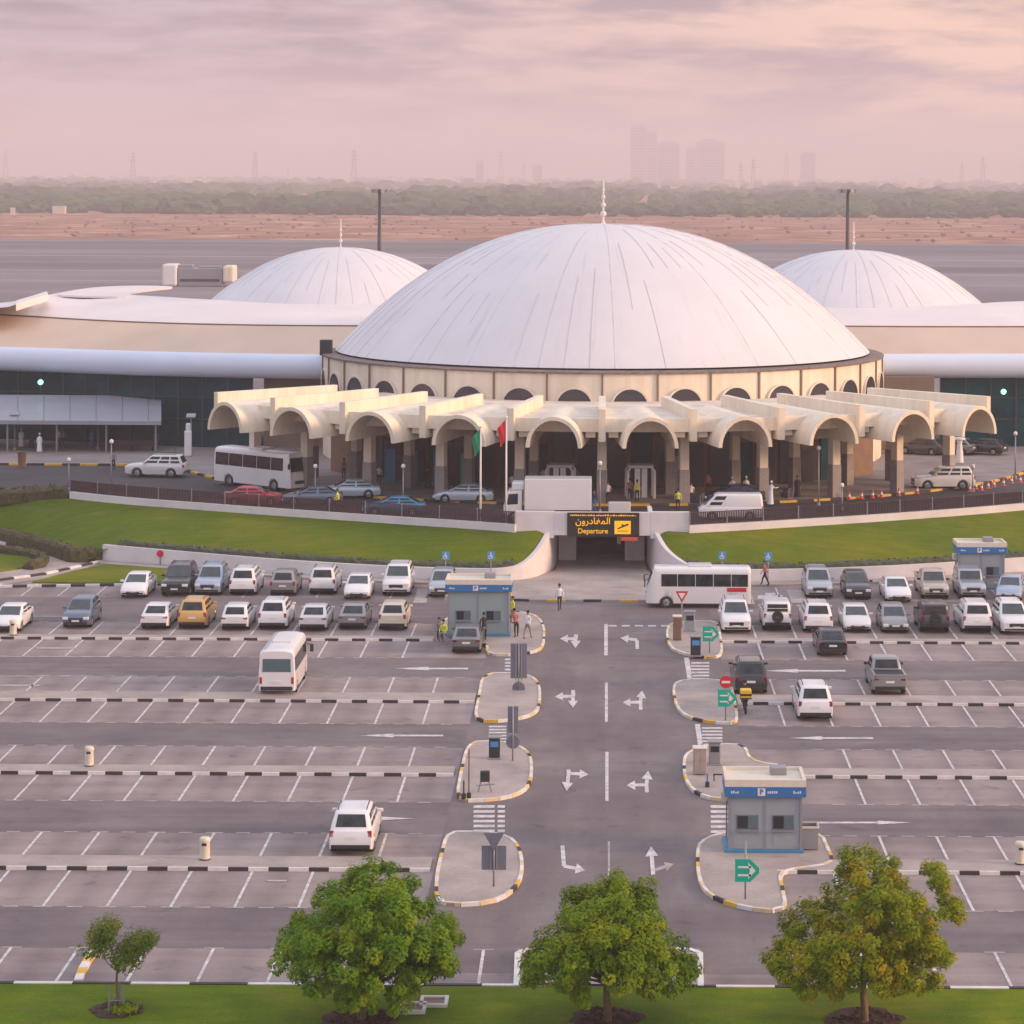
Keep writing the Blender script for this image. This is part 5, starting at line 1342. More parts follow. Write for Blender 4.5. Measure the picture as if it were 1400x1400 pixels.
def lamp(label, px, pyf, pyt, z, kind):
    p = at(px, pyf, z); h = aty(px, pyt, p.y).z - z
    r = empty('lamp_post', p, 0, label, 'lamp post', 'lamp posts of the terminal road')
    b = MB(); b.tube([(0, 0, -.02), (0, 0, h)], [.07, .045], 8); b.build('pole', M['grey'], r, smooth=True)
    b = MB(); b.lathe([(.14, 0), (.14, .25), (.07, .32)], 10); b.build('base', M['grey'], r)
    b = MB()
    if kind == 'panel': b.box(-.42, .42, -.3, .3, h, h + .12, .02, Matrix.Translation((0, 0, h)) @ Matrix.Rotation(R(28), 4, 'X') @ Matrix.Translation((0, 0, -h)))
    else: b.lathe([(.06, h - .02), (.16, h + .05), (.17, h + .2), (.1, h + .3), (.01, h + .33)], 12)
    b.build('lamp_head', M['canopy_glass'] if kind == 'panel' else M['white'], r)
Z2 = DZ + .14
lamp('square-headed lamp at the far left of the terminal pavement', 20, 616, 566, Z2, 'panel'); lamp('square-headed lamp below the middle of the frosted left canopy', 134, 614, 570, Z2, 'panel')
lamp('square-headed lamp beside the white totem left of the vaults', 261, 622, 569, Z2, 'panel')
lamp('thin lamp post at the fence before the left kerb, taller of the two there', 152, 676, 606, DZ, 'ball'); lamp('short lamp post at the left end of the maroon fence', 94, 672, 631, DZ, 'ball')
lamp('lamp post on the road below the second left vault', 431, 690, 640, DZ, 'ball'); lamp('lamp post left of the flagpoles, beside the bright blue sedan', 551, 694, 640, DZ, 'ball')
lamp('lamp post between the white van and the red cones', 1119, 692, 615, DZ, 'ball'); lamp('short lamp post at the fence under the rightmost vaults', 1151, 698, 666, DZ, 'ball')
lamp('lamp post by the red cones right of the white SUV there', 1330, 672, 640, DZ, 'ball'); lamp('slim lamp post at the far right before the glass wing', 1388, 655, 595, DZ, 'ball')
lamp('lamp post right of the box truck, behind the tunnel parapet', 820, 702, 636, DZ, 'ball')
p = at(257, 624, Z2); r = empty('totem', p, 0, 'white rounded totem sign on the pavement left of the vaults', 'totem')
b = MB(); b.box(-.32, .32, -.2, .2, 0, 2.35, .12); b.build('shaft', M['white'], r); b = MB(); b.box(-.2, .2, -.16, .16, 2.34, 3.0, .1); b.build('head', M['white'], r)
p = at(1312, 632, Z2); r = empty('totem', p, 0, 'white tapering totem right of the vaults, behind the white SUV', 'totem')
b = MB(); b.lathe([(.36, 0), (.3, .8), (.2, 1.7), (.26, 1.95), (.5, 2.05), (.5, 2.2), (.02, 2.25)], 14); b.build('shaft', M['white'], r, angle=40)
def planter(label, px, py):
    r = empty('planter', at(px, py, Z2), 0, label, 'planter'); b = MB(); b.lathe([(.32, 0), (.38, 1.2), (.42, 1.25), (.36, 1.25), (.3, .9), (.01, .9)], 14); b.build('tub', M['brown'], r, angle=40)
planter('brown cylinder bin on the kerb of the left pavement', 30, 637)
def cone(label, px, py, k=1.):
    r = empty('traffic_cone', at(px, py, DZ), 0, label, 'traffic cone', 'red cones along the right kerb'); r.scale = (k, k, k)
    b = MB(); b.lathe([(.17, .05), (.04, .72), (.01, .74)], 14); b.build('cone', M['cone'], r, angle=40); b = MB(); b.box(-.24, .24, -.24, .24, 0, .05, .02); b.build('base', M['cone'], r)
    b = MB(); b.lathe([(.135, .26), (.09, .47)], 14); b.build('band', M['white'], r)
cones = [(1161, 683), (1178, 682), (1193, 681), (1205, 680), (1229, 678), (1254, 675), (1326, 672), (1334, 669), (1342, 671), (1351, 668), (1359, 666), (1372, 664), (1383, 661), (1395, 660)]
words = ['nearest the white van, leftmost of the row', 'second from the left of the row', 'third from the left of the row', 'fourth from the left of the row', 'under the rightmost column pair', 'just left of the white SUV', 'just behind the tail of the white SUV', 'second behind the white SUV', 'third behind the white SUV', 'fourth behind the white SUV', 'fifth behind the white SUV', 'third from the right edge', 'second from the right edge', 'at the right edge of the picture']
for (x, y), w_ in zip(cones, words): cone('red and white cone ' + w_, x, y, .9)
r = empty('median_block', at(847, 700, DZ), 0, 'low white concrete block just behind the tunnel parapet', 'block'); b = MB(); b.box(-.85, .85, 0, .5, 0, .75, .05); b.build('block', M['white'], r)

# ---------------------------------------------------------------- people
def person(label, loc, rz, pose='stand', top='shirtw', legs='navycloth', robe=None, hgt=1.74, cover=None, group=None, hair='hair'):
    r = empty('person', loc, rz, label, 'person', group)
    V = []; E = []; RAD = []
    def v(x, y, z, rad): V.append((x, y, z)); RAD.append(rad); return len(V) - 1
    def e(*ix):
        for a, b_ in zip(ix, ix[1:]): E.append((a, b_))
    lean = {'stand': 0, 'walk': .05, 'bend': .38, 'sit': .1, 'reach': .12}[pose]
    hip = .92 if pose != 'sit' else .5
    pel = v(0, 0, hip, .135); wa = v(0, lean * .35, hip + .2, .125); ch = v(0, lean * .75, hip + .42, .15); ne = v(0, lean, hip + .57, .06); hd0 = v(0, lean + .02, hip + .66, .085); hd1 = v(0, lean + .03, hip + .78, .092)
    e(pel, wa, ch, ne, hd0, hd1)
    for s in (-1, 1):
        st = {'walk': .26 * s, 'stand': .02 * s, 'bend': .03 * s, 'sit': 0, 'reach': .1 * s}[pose]
        if pose == 'sit': pts = [(s * .1, 0, hip - .02, .1), (s * .13, .42, hip, .075), (s * .13, .45, .08, .05), (s * .13, .58, .04, .045)]
        else: pts = [(s * .1, 0, hip - .08, .1), (s * .11, st * .6 + .03, hip * .53, .07), (s * .11, st - (.05 if st < 0 else 0), .09, .05), (s * .12, st + .14, .04, .045)]
        ix = [v(*q) for q in pts]; e(pel, *ix)
        sw = -st * .8
        sy = lean * .75
        if pose == 'reach' and s > 0: arm = [(s * .2, sy, hip + .47, .06), (s * .26, sy + .2, hip + .33, .045), (s * .24, sy + .46, hip + .36, .035), (s * .24, sy + .56, hip + .37, .04)]
        elif pose == 'bend': arm = [(s * .2, sy, hip + .47, .06), (s * .23, sy + .12, hip + .22, .045), (s * .2, sy + .28, hip + .02, .035), (s * .2, sy + .3, hip - .08, .04)]
        elif pose == 'sit': arm = [(s * .2, sy, hip + .47, .06), (s * .25, sy + .06, hip + .2, .045), (s * .16, sy + .3, hip + .14, .035), (s * .14, sy + .37, hip + .13, .04)]
        else: arm = [(s * .2, sy, hip + .47, .06), (s * .25, sy + sw * .4, hip + .22, .045), (s * .25, sy + sw + .04, hip - .02, .035), (s * .24, sy + sw * 1.1 + .05, hip - .1, .04)]
        ia = [v(*q) for q in arm]; e(ch, *ia)
    me = bpy.data.meshes.new('skel'); me.from_pydata(V, E, []); o = bpy.data.objects.new('skel', me); COL.objects.link(o)
    md_ = o.modifiers.new('s', 'SKIN'); 
    for i, sv in enumerate(me.skin_vertices[0].data): sv.radius = (RAD[i], RAD[i] * .85); sv.use_root = (i == 0)
    o.modifiers.new('u', 'SUBSURF').levels = 1
    dg = bpy.context.evaluated_depsgraph_get(); dg.update()
    m2 = bpy.data.meshes.new_from_object(o.evaluated_get(dg)); bpy.data.objects.remove(o)
    m2.name = 'body'; m2.materials.clear()
    for k in (top, legs, 'skin', 'blackcloth'): m2.materials.append(M[k])
    for f in m2.polygons:
        c = f.center; f.use_smooth = True
        if c.z > hip + .6: f.material_index = 2
        elif c.z < .1 and pose != 'sit' or (pose == 'sit' and c.z < .1): f.material_index = 3
        elif abs(c.x) > .17 and c.z < hip + .1 and c.z > hip * .7: f.material_index = 2 if c.z < hip - .02 else 0
        elif c.z < hip + .04: f.material_index = 1
        else: f.material_index = 0
    bo = bpy.data.objects.new('body', m2); COL.objects.link(bo); bo.parent = r
    b = MB(); hz = hip + .77
    b.ball((0, lean + .015, hz + .03), .108, 2, (.95, 1.05, 1.0))
    for vv in [q for q in b.bm.verts if q.co.z < hz - .01 and q.co.y > lean - .02]: vv.co.z = hz; vv.co.y = min(vv.co.y, lean + .06)
    b.build('headscarf' if cover else 'hair', M[cover or hair], r, smooth=True)
    if robe:
        b = MB(); rr = []
        for z, rx, ry in ((.06, .27, .25), (.5, .24, .21), (hip, .215, .17), (hip + .25, .2, .15), (hip + .44, .23, .15), (hip + .53, .12, .1)):
            rr.append([Vector((rx * math.cos(2 * PI * k / 16), lean * max(0, (z - hip) / .57) + ry * math.sin(2 * PI * k / 16), z)) for k in range(16)])
        b.loft(rr); b.build('robe', M[robe], r, smooth=True)
        m2.materials[0] = M[robe]
    k = hgt / (hip + .88) if pose != 'sit' else hgt / 1.8
    r.scale = (k, k, k); return r
A_ = at
person('man in a pale shirt and dark trousers walking before the tunnel forecourt', A_(765, 834, .0), .2, 'walk')
person('person in a white top right of the left kiosk, by the island end', A_(721, 873, .13), -.5, 'walk', 'shirtw', 'greycloth')
person('person in a pink-grey top crouching with bags right of the left kiosk', A_(706, 871, .13), .4, 'bend', 'redcloth', 'blackcloth')
person('person in a yellow vest at the right side of the left kiosk', A_(701, 852, .13), 2.0, 'stand', 'hivis', 'khaki')
person('person in dark clothes at the counter between left kiosk and grey sedan', A_(662, 876, .13), .3, 'reach', 'blackcloth', 'blackcloth')
person('person in a yellow vest seated on the kerb left of the left kiosk', A_(607, 876, .13), PI - .3, 'sit', 'hivis', 'greycloth')
person('person with dark hair seated on the kerb, left of the one in the yellow vest', A_(600, 873, .13), PI + .2, 'sit', 'greycloth', 'blackcloth')
person('pedestrian in a pale top walking along the right retaining wall', A_(1046, 800, .13), R(80), 'walk', 'redcloth', 'blackcloth')
person('rider in black sitting on the delivery motorbike', at(1019, 975) + Vector((0, .55, .34)), 0, 'sit', 'blackcloth', 'blackcloth', cover='blackcloth')
person('rider in yellow on the motorbike behind the fence', at(462, 699, DZ) + Vector((0, .4, .34)), R(80), 'sit', 'hivis', 'blackcloth', cover='blackcloth')
G4 = 'people on the terminal road and pavement'
def up_person(label, px, py, **k):
    rz = k.pop('rz', 0); z = k.pop('z', Z2); return person(label, A_(px, py, z), rz, group=G4, **k)
up_person('man in a white robe left of the first lamp, standing under the left canopy', 29, 611, robe='robe', cover='robe')
up_person('man in a white robe walking on the left pavement, nearest the kerb there', 54, 618, robe='robe', cover='robe', rz=.6)
up_person('person in a black robe next to the white-robed men at left', 43, 613, robe='blackcloth', cover='blackcloth')
up_person('person in a blue-grey shirt before the doors under the left canopy', 87, 612, top='greycloth', pose='walk', rz=1.)
up_person('person in a white top before the left doors, left of the one in blue-grey', 80, 611, top='shirtw')
up_person('person in blue at the right end of the left doors', 125, 612, top='bluecloth', legs='bluecloth')
up_person('person in blue standing at the corner of the frosted canopy', 213, 613, top='bluecloth', legs='greycloth')
up_person('person in green beside the tail of the white SUV on the left pavement', 239, 640, top='greencloth', legs='greencloth', cover='greencloth')
up_person('person in grey beside the nose of the white SUV on the left pavement', 155, 643, top='greycloth', z=DZ)
up_person('person in a white top standing behind the pale blue sedan', 518, 664, top='shirtw')
up_person('person in dark robe walking under the third left vault', 585, 668, robe='blackcloth', cover='blackcloth')
up_person('person in a blue shirt under the fourth left vault', 567, 663, top='bluecloth')
up_person('person in a white shirt crouching by the column left of the right white portal', 831, 689, top='shirtw', pose='bend', legs='blackcloth')
up_person('person in orange at the right white portal', 861, 684, top='cone' if False else 'redcloth')
up_person('person in a yellow vest at the right white portal', 871, 686, top='hivis', legs='blackcloth')
up_person('person in a pale hi-vis jacket standing on the road left of the white van', 927, 699, top='hivis', z=DZ)
up_person('person in white leaning over luggage left of the white van', 945, 690, top='shirtw', pose='bend', legs='blackcloth', z=DZ)
up_person('man in a white robe behind the white van, left of two', 1001, 682, robe='robe', cover='robe')
up_person('man in a white robe behind the white van, right of two', 1020, 681, robe='robe', cover='robe')
up_person('tall man in a white robe reaching out right of the white van', 1053, 690, robe='robe', cover='robe', hgt=1.85, pose='reach', rz=-.8)
up_person('person in dark blue at the tail of the box truck', 812, 700, top='navycloth', legs='bluecloth', z=DZ)
for lab, px, py, kw in (('person in white by the column under the leftmost vault of the front', 700, 676, dict(top='shirtw', legs='greycloth')), ('person in black between the flagpoles and the left white portal', 729, 672, dict(robe='blackcloth', cover='blackcloth')),
    ('person in a light blue shirt just left of the left white portal', 742, 668, dict(top='tube', legs='blackcloth')), ('person in grey right of the left white portal', 789, 668, dict(top='greycloth')),
    ('person in dark red under the vault left of the robed men', 968, 676, dict(top='redcloth', legs='blackcloth')), ('person in khaki under the second vault from the right', 1226, 645, dict(top='khaki', legs='khaki')),
    ('person in a white robe under the third vault from the right', 1150, 655, dict(robe='robe', cover='robe')), ('person in black robe beside the trolley right of the robed man', 1090, 680, dict(robe='blackcloth', cover='blackcloth')),
    ('person in blue before the poster under the third left vault', 540, 655, dict(top='bluecloth', legs='greycloth')), ('person in grey under the second left vault behind the coach', 470, 655, dict(top='greycloth'))):
    up_person(lab, px, py, **kw)
def trolley(label, px, py, m, rz=0.):
    r = empty('luggage_trolley', A_(px, py, Z2), rz, label, 'trolley', 'luggage trolleys'); b = MB()
    b.tube([(-.3, -.4, .2), (-.3, .5, .2), (.3, .5, .2), (.3, -.4, .2), (-.3, -.4, .2)], .03, 6); b.tube([(-.28, -.4, .2), (-.28, -.5, 1.0), (.28, -.5, 1.0), (.28, -.4, .2)], .03, 6); b.build('frame', M['grey'], r)
    b = MB(); b.box(-.27, .27, -.3, .4, .22, .62, .05); b.box(-.22, .22, -.28, .2, .62, .9, .05); b.build('suitcases', M[m], r)
trolley('luggage trolley with dark red cases behind the pale blue sedan', 503, 666, 'red', .4); trolley('luggage trolley with black cases beside the robed man right of the van', 1075, 684, 'dark', .9)
trolley('luggage trolley with dark cases left of the white van', 952, 692, 'dark', 1.2)
r = empty('waiting_bench', A_(180, 616, Z2), 0, 'long dark red bench before the glass wall left of the totem', 'bench')
b = MB(); b.box(-2.2, 2.2, -.25, .25, .4, .5, .02); b.build('seat', M['fence'], r); b = MB(); b.box(-2.2, 2.2, .22, .3, .5, .95, .02); b.build('backrest', M['fence'], r)
for x in (-1.9, 0, 1.9): b = MB(); b.box(x - .05, x + .05, -.2, .25, 0, .4); b.build('leg', M['dark'], r)
# ---------------------------------------------------------------- foreground trees
def tree(label, px, pyb, crown, trunk_h, mleaf, seed, clumps, leaf=.19, per=170, stems=5, z=.12, trunk_r=.13):
    """crown = list of (px, py, r) blobs read off the photo, given depth at random; leaves sit on clumps round the limbs"""
    rnd = random.Random(seed); base = at(px, pyb, z); r = empty('tree', base, 0, label, 'tree', 'trees on the front lawn')
    Y = base.y; cs = []
    for cx, cy, cr in crown:
        v = aty(cx, cy, Y) - base; k = Y / F * cr
        cs.append((v, k))
    b = MB(); top = Vector((0, 0, trunk_h))
    b.tube([(0, 0, -.05), (.02, 0, trunk_h * .3), (-.03, .02, trunk_h * .65), top], [trunk_r * 1.35, trunk_r, trunk_r * .85, trunk_r * .75], 10); b.build('trunk', M['bark'], r, smooth=True)
    pts = []
    half = max(abs(v.x) for v, k in cs); zc = sum(v.z for v, k in cs) / len(cs); zh = max(abs(v.z - zc) for v, k in cs) + .1
    for v, k in cs:
        room = math.sqrt(max(.02, 1 - (v.x / (half * 1.15)) ** 2 - ((v.z - zc) / (zh * 1.3)) ** 2)) * half * .75
        for oy in ((0.,) if room < .35 * k else (-room, 0., room)):
            n = max(3, int(clumps * k * k))
            for _ in range(n):
                d = Vector((rnd.gauss(0, 1), rnd.gauss(0, 1), rnd.gauss(0, 1))).normalized()
                rad = k * (rnd.random() ** .4)
                pts.append((v + Vector((d.x * rad, oy + d.y * rad, d.z * rad * .85)), k))
    b = MB()
    for v, k in cs:
        e = v + Vector((rnd.uniform(-.3, .3), rnd.uniform(-.6, .6), rnd.uniform(-.2, .1))) * k
        e = top.lerp(e, .85); mid = top.lerp(e, .45) + Vector((rnd.uniform(-.15, .15), rnd.uniform(-.15, .15), -.1)); b.tube([top - Vector((0, 0, rnd.uniform(0, .3))), mid, e], [trunk_r * .42, trunk_r * .25, .015], 6)
    b.build('limbs', M['bark'], r, smooth=True)
    b = MB(); bm = b.bm
    for c, k in pts:
        cr = rnd.uniform(.2, .38); out = Vector((c.x, c.y, c.z - trunk_h)).normalized()
        for _ in range(int(per * (cr / .3) ** 2)):
            d = Vector((rnd.gauss(0, 1), rnd.gauss(0, 1), rnd.gauss(0, .75))).normalized()
            p = c + d * cr * (.45 + .55 * rnd.random() ** .5)
            n = (d * .7 + out * .6 + Vector((rnd.uniform(-.4, .4), rnd.uniform(-.4, .4), rnd.uniform(.2, 1.)))).normalized()
            t = n.cross(Vector((rnd.uniform(-1, 1), rnd.uniform(-1, 1), rnd.uniform(-1, 1)))).normalized(); u = n.cross(t)
            l = leaf * rnd.uniform(.6, 1.2); w = l * .42
            vs = [bm.verts.new(q) for q in (p - t * l * .5, p + u * w * .5 + n * .012, p + t * l * .5, p - u * w * .5 + n * .012)]
            bm.faces.new(vs)
    b.build('crown', mleaf, r, recalc=False)
    return r
tree('round deep green tree on the front lawn, second from the left', 494, 1394, [(505, 1235, 42), (455, 1265, 40), (560, 1262, 42), (415, 1290, 32), (505, 1290, 46), (595, 1290, 34), (560, 1325, 36), (440, 1315, 28), (500, 1340, 30), (470, 1222, 26), (540, 1216, 24), (612, 1270, 20), (600, 1315, 22), (545, 1350, 16), (400, 1282, 20), (500, 1203, 15)],
     1.25, M['leaf_green'], 11, 18, per=100)
tree('pyramid shaped bright green tree on the front lawn before the drive, third from the left', 830, 1396, [(828, 1225, 24), (835, 1250, 36), (800, 1262, 30), (875, 1265, 32), (780, 1290, 32), (835, 1295, 44), (895, 1290, 32), (755, 1312, 26), (735, 1318, 20), (800, 1322, 30), (870, 1322, 32), (925, 1318, 22), (905, 1330, 18), (848, 1216, 14), (788, 1248, 24), (882, 1246, 26), (760, 1290, 22), (775, 1328, 18), (940, 1325, 12), (725, 1325, 12)],
     1.5, M['leaf_mid'], 12, 18, per=100)
tree('largest tree at the right of the lawn, its right side tinged orange', 1181, 1396, [(1190, 1205, 26), (1165, 1225, 26), (1225, 1220, 30), (1130, 1262, 32), (1180, 1260, 42), (1245, 1255, 36), (1100, 1290, 30), (1150, 1300, 36), (1215, 1300, 40), (1265, 1290, 30), (1078, 1315, 24), (1120, 1328, 24), (1240, 1325, 26), (1280, 1312, 20), (1290, 1230, 18), (1306, 1244, 12), (1280, 1196, 10), (1172, 1180, 14), (1062, 1318, 12)],
     1.6, M['leaf_yellow'], 13, 18, per=98)
t = tree('young sapling with a forked crown, tied to stakes at the left end of the lawn', 160, 1382, [(140, 1280, 22), (130, 1292, 12), (165, 1300, 18), (190, 1292, 18), (202, 1285, 9), (175, 1310, 10), (150, 1268, 10)], 1.45, M['leaf_olive'], 14, 26, leaf=.14, per=70, trunk_r=.05)
b = MB()
for x, y in ((-.25, -.2), (.25, -.15), (.05, .25)): b.tube([(x, y, -.05), (x * .9, y * .9, .95)], .03, 6)
b.tube([(-.25, -.2, .4), (.25, -.15, .42), (.05, .25, .42), (-.25, -.2, .4)], .02, 5); b.build('stakes', M['grey'], t)
rnd = random.Random(4); b = MB()
for _ in range(160):
    a = rnd.uniform(0, 2 * PI); q = math.sqrt(rnd.random()) * .55; c = Vector((.25 + q * math.cos(a), -.2 + q * math.sin(a) * .8, rnd.uniform(.02, .32) * (1.1 - q)))
    n = Vector((rnd.uniform(-1, 1), rnd.uniform(-1, 1), rnd.uniform(0, 1))).normalized() * .1; u = Vector((rnd.uniform(-1, 1), rnd.uniform(-1, 1), 1)).normalized() * .06
    b.face([c - n, c + u, c + n, c - u])
o = b.build('shrub', M['leaf_mid'], None, recalc=False); o.location = at(160, 1382, .12); tag(o, 'small green shrub at the foot of the staked sapling', 'shrub')

# ---------------------------------------------------------------- apron, far woods, masts, pylons, city
def mast(label, px, pyt, Y):
    v = aty(px, pyt, Y); r = empty('floodlight_mast', (v.x, Y, 0), 0, label, 'floodlight mast', 'tall floodlight masts of the apron')
    b = MB(); b.tube([(0, 0, -.1), (0, 0, v.z)], [.55, .3], 10); b.build('mast', M['dark'], r, smooth=True)
    b = MB(); b.lathe([(.2, v.z - .5), (1.4, v.z - .35), (1.4, v.z + .1), (.2, v.z + .25)], 12)
    b.build('head_frame', M['dark'], r)
    for k in range(6):
        a = 2 * PI * k / 6; b = MB(); b.box(-.45, .45, -.2, .2, -.45, .35, .05); o = b.build('floodlight', M['grey'], r); o.location = (1.55 * math.cos(a), 1.55 * math.sin(a), v.z - .1); o.rotation_euler = (0, 0, a + PI / 2)
mast('tall dark floodlight mast behind the left side dome', 519, 260, 560); mast('tall dark floodlight mast behind the right side dome', 1159, 260, 560)
def service_block():
    p = at(268, 391.5, 0); r = empty('apron_building', p, 0, 'low grey service building with a white and a tan end block out on the apron', 'building'); k = p.y / F
    X = lambda x: (x - 268) * k
    b = MB(); b.box(X(243), X(304), 0, 7, 0, 4.6, .2); b.build('hall', M['grey'], r)
    b = MB(); b.box(X(222), X(242), -.6, 6, 0, 5.6, .5); b.build('white_block', M['white'], r)
    b = MB(); b.box(X(305), X(320), -.6, 6, 1.0, 5.3, .5); b.build('tan_block', M['cream'], r)
    b = MB(); b.box(X(240), X(262), 1, 5, 4.6, 5.4, .1); b.box(X(270), X(300), 1, 5, 4.6, 5.1, .1); b.build('roof_plant', M['grey'], r)
    b = MB(); b.box(X(246), X(300), -.08, .0, 1.2, 1.9); b.build('window_band', M['glass_arch'], r)
service_block()
def blobwood(name, rows, seed, m, label=None):
    rnd = random.Random(seed); b = MB(); bm = b.bm
    t = bmesh.new(); bmesh.ops.create_icosphere(t, subdivisions=2, radius=1.); tv = [v.co.copy() for v in t.verts]; tf = [[v.index for v in f.verts] for f in t.faces]; t.free()
    for y0, y1, n, h0, h1 in rows:
        for _ in range(n):
            y = rnd.uniform(y0, y1); x = rnd.uniform(-.31, .24) * y
            h = rnd.uniform(h0, h1) * (.6 + .8 * (.5 + .5 * math.sin(x * .011 + y * .002) * math.cos(x * .004 - y * .003))); w = h * rnd.uniform(.7, 1.3)
            ph = [rnd.uniform(0, 6.3) for _ in range(4)]
            vs = []
            for c in tv:
                k = 1 + .2 * math.sin(c.x * 5 + ph[0]) * math.sin(c.z * 6 + ph[1]) + .15 * math.sin(c.y * 7 + ph[2]) + rnd.uniform(-.16, .16)
                vs.append(bm.verts.new((x + c.x * w * k, y + c.y * w * k, h * .48 + c.z * h * .58 * k)))
            for f in tf: bm.faces.new([vs[i] for i in f])
    o = b.build(name, m, recalc=False); return tag(o, kind='stuff')
blobwood('far_woodland', [(1800, 1960, 420, 4, 9), (1960, 2300, 700, 5, 11), (2300, 2900, 700, 6, 12), (2900, 3900, 600, 6, 12), (3900, 6500, 600, 7, 13), (6500, 11000, 500, 8, 14)], 21, M['wood_far'])
blobwood('dry_scrub', [(1150, 1800, 420, .4, 1.3)], 23, mat('dry_scrub', (.3, .2, .12), .9, var=.3))
def pylon(px, pyt, Y, lab):
    v = aty(px, pyt, Y); h = v.z; r = empty('power_pylon', (v.x, Y, 0), 0, lab, 'power pylon', 'hazy power pylons on the horizon'); b = MB(); s = h * .09; t_ = h * .015; rd = h * .006
    L_ = [(-1, -1), (1, -1), (1, 1), (-1, 1)]
    P = lambda i, u: Vector((L_[i][0] * lerp(s, t_, u), L_[i][1] * lerp(s, t_, u), h * u))
    for i in range(4): b.tube([P(i, 0), P(i, 1)], rd, 4)
    us = [0, .18, .34, .48, .6, .7, .79, .87, .94]
    for u0, u1 in zip(us, us[1:]):
        for i in range(4): b.tube([P(i, u0), P((i + 1) % 4, u1)], rd * .6, 4); b.tube([P((i + 1) % 4, u0), P(i, u1)], rd * .6, 4)
    b.build('lattice_mast', M['pylon'], r)
    for u, w in ((.7, .13), (.82, .11), (.93, .085)):
        b = MB(); b.tube([(-h * w, 0, h * u), (0, 0, h * u + h * .02), (h * w, 0, h * u)], rd * 1.3, 4); b.tube([(-h * w, 0, h * u), (h * w, 0, h * u)], rd, 4); b.build('cross_arm', M['pylon'], r)
for px, y, Y, lab in ((8, 205, 4200, 'hazy lattice pylon at the left edge of the horizon'), (182, 207, 3300, 'hazy pylon left of the leftmost open sky gap, second from the left'), (349, 207, 3300, 'hazy pylon above the left end of the terminal, third from the left'), (394, 228, 4200, 'small faint pylon right of the third one'),
                      (484, 204, 3200, 'hazy pylon left of the left floodlight mast'), (685, 205, 3900, 'thin faint pylon over the left flank of the main dome'), (716, 222, 4000, 'small faint pylon just left of the main finial'), (1013, 222, 3000, 'left of the two close pylons right of the skyline towers'),
                      (1030, 217, 3000, 'right of the two close pylons right of the skyline towers'), (1075, 208, 4200, 'faint pylon between the skyline and the right mast'), (1315, 222, 3600, 'faint pylon at the far right, left of a pair'), (1344, 214, 3600, 'faint pylon at the far right, right of a pair')):
    pylon(px, y, Y * 1.85, lab)
def tower(px0, px1, pyt, Y, lab, steps=()):
    a, c = aty(px0, pyt, Y), aty(px1, pyt, Y); w = c.x - a.x; h = a.z; r = empty('tower_block', ((a.x + c.x) / 2, Y, 0), 0, lab, 'tower block', 'skyline towers in the haze')
    b = MB(); b.box(-w / 2, w / 2, 0, w * .8, 0, h); b.build('wall', M['tower'], r)
    b = MB(); b.box(-w * .28, w * .28, w * .1, w * .6, h, h + w * .1); b.build('roof', M['tower'], r)
    b = MB(); n = int(h / 9)
    for k in range(1, n): b.box(-w * .46, w * .46, -.3, 0, k * 9, k * 9 + 4)
    b.build('window_band', M['glass_arch'], r)
TW = 8300
tower(862, 884, 171, TW, 'tallest hazy tower of the skyline, right of the main finial'); tower(884.5, 898, 179, TW, 'slightly lower tower attached to the right of the tallest one')
tower(899, 929, 196, TW + 100, 'broad low tower in the middle of the skyline'); tower(938, 951, 202, TW, 'narrow tower left of the last broad one'); tower(952, 991, 194, TW + 50, 'broad square tower closing the skyline at the right')
tower(1095, 1115, 209, TW, 'lone small tower right of the skyline group'); tower(651, 661, 220, TW - 200, 'lone faint small tower left of the main dome finial')
tower(728, 741, 226, TW, 'faintest low tower left of the skyline group')
def farhouse(px, py, w, h, lab):
    p = at(px, py, 0); r = empty('far_house', p, 0, lab, 'house', 'small pale buildings beyond the airfield'); k = p.y / F; w *= k; h *= k
    b = MB(); b.box(-w / 2, w / 2, 0, w * .6, 0, h); b.build('wall', M['offwhite'], r); b = MB(); b.box(-w * .53, w * .53, -w * .04, w * .64, h, h * 1.12); b.build('roof', M['roof_white'], r)
for px, py, w, h, lab in ((80, 292, 17, 9, 'white building among the dark trees at far left'), (17, 294, 6, 9, 'tiny white hut at the left edge beyond the runway'), (536, 291, 14, 5, 'pale hut right of the left floodlight mast'), (690, 290, 9, 8, 'pale block at the edge of the trees left of the main dome'), (672, 288, 24, 4, 'low pale roof left of the pale block'),
                          (920, 291, 14, 6, 'low pale building right of the main finial'), (953, 289, 10, 7, 'taller pale building beside the sandy clearing'), (1357, 291, 13, 6, 'white building beyond the runway at far right'), (240, 251, 60, 6, 'long pale hall on the horizon at left'), (1010, 258, 10, 8, 'small pale house below the pair of pylons'), (1256, 252, 20, 5, 'faint pale hall on the horizon at right')):
    farhouse(px, py, w, h, lab)
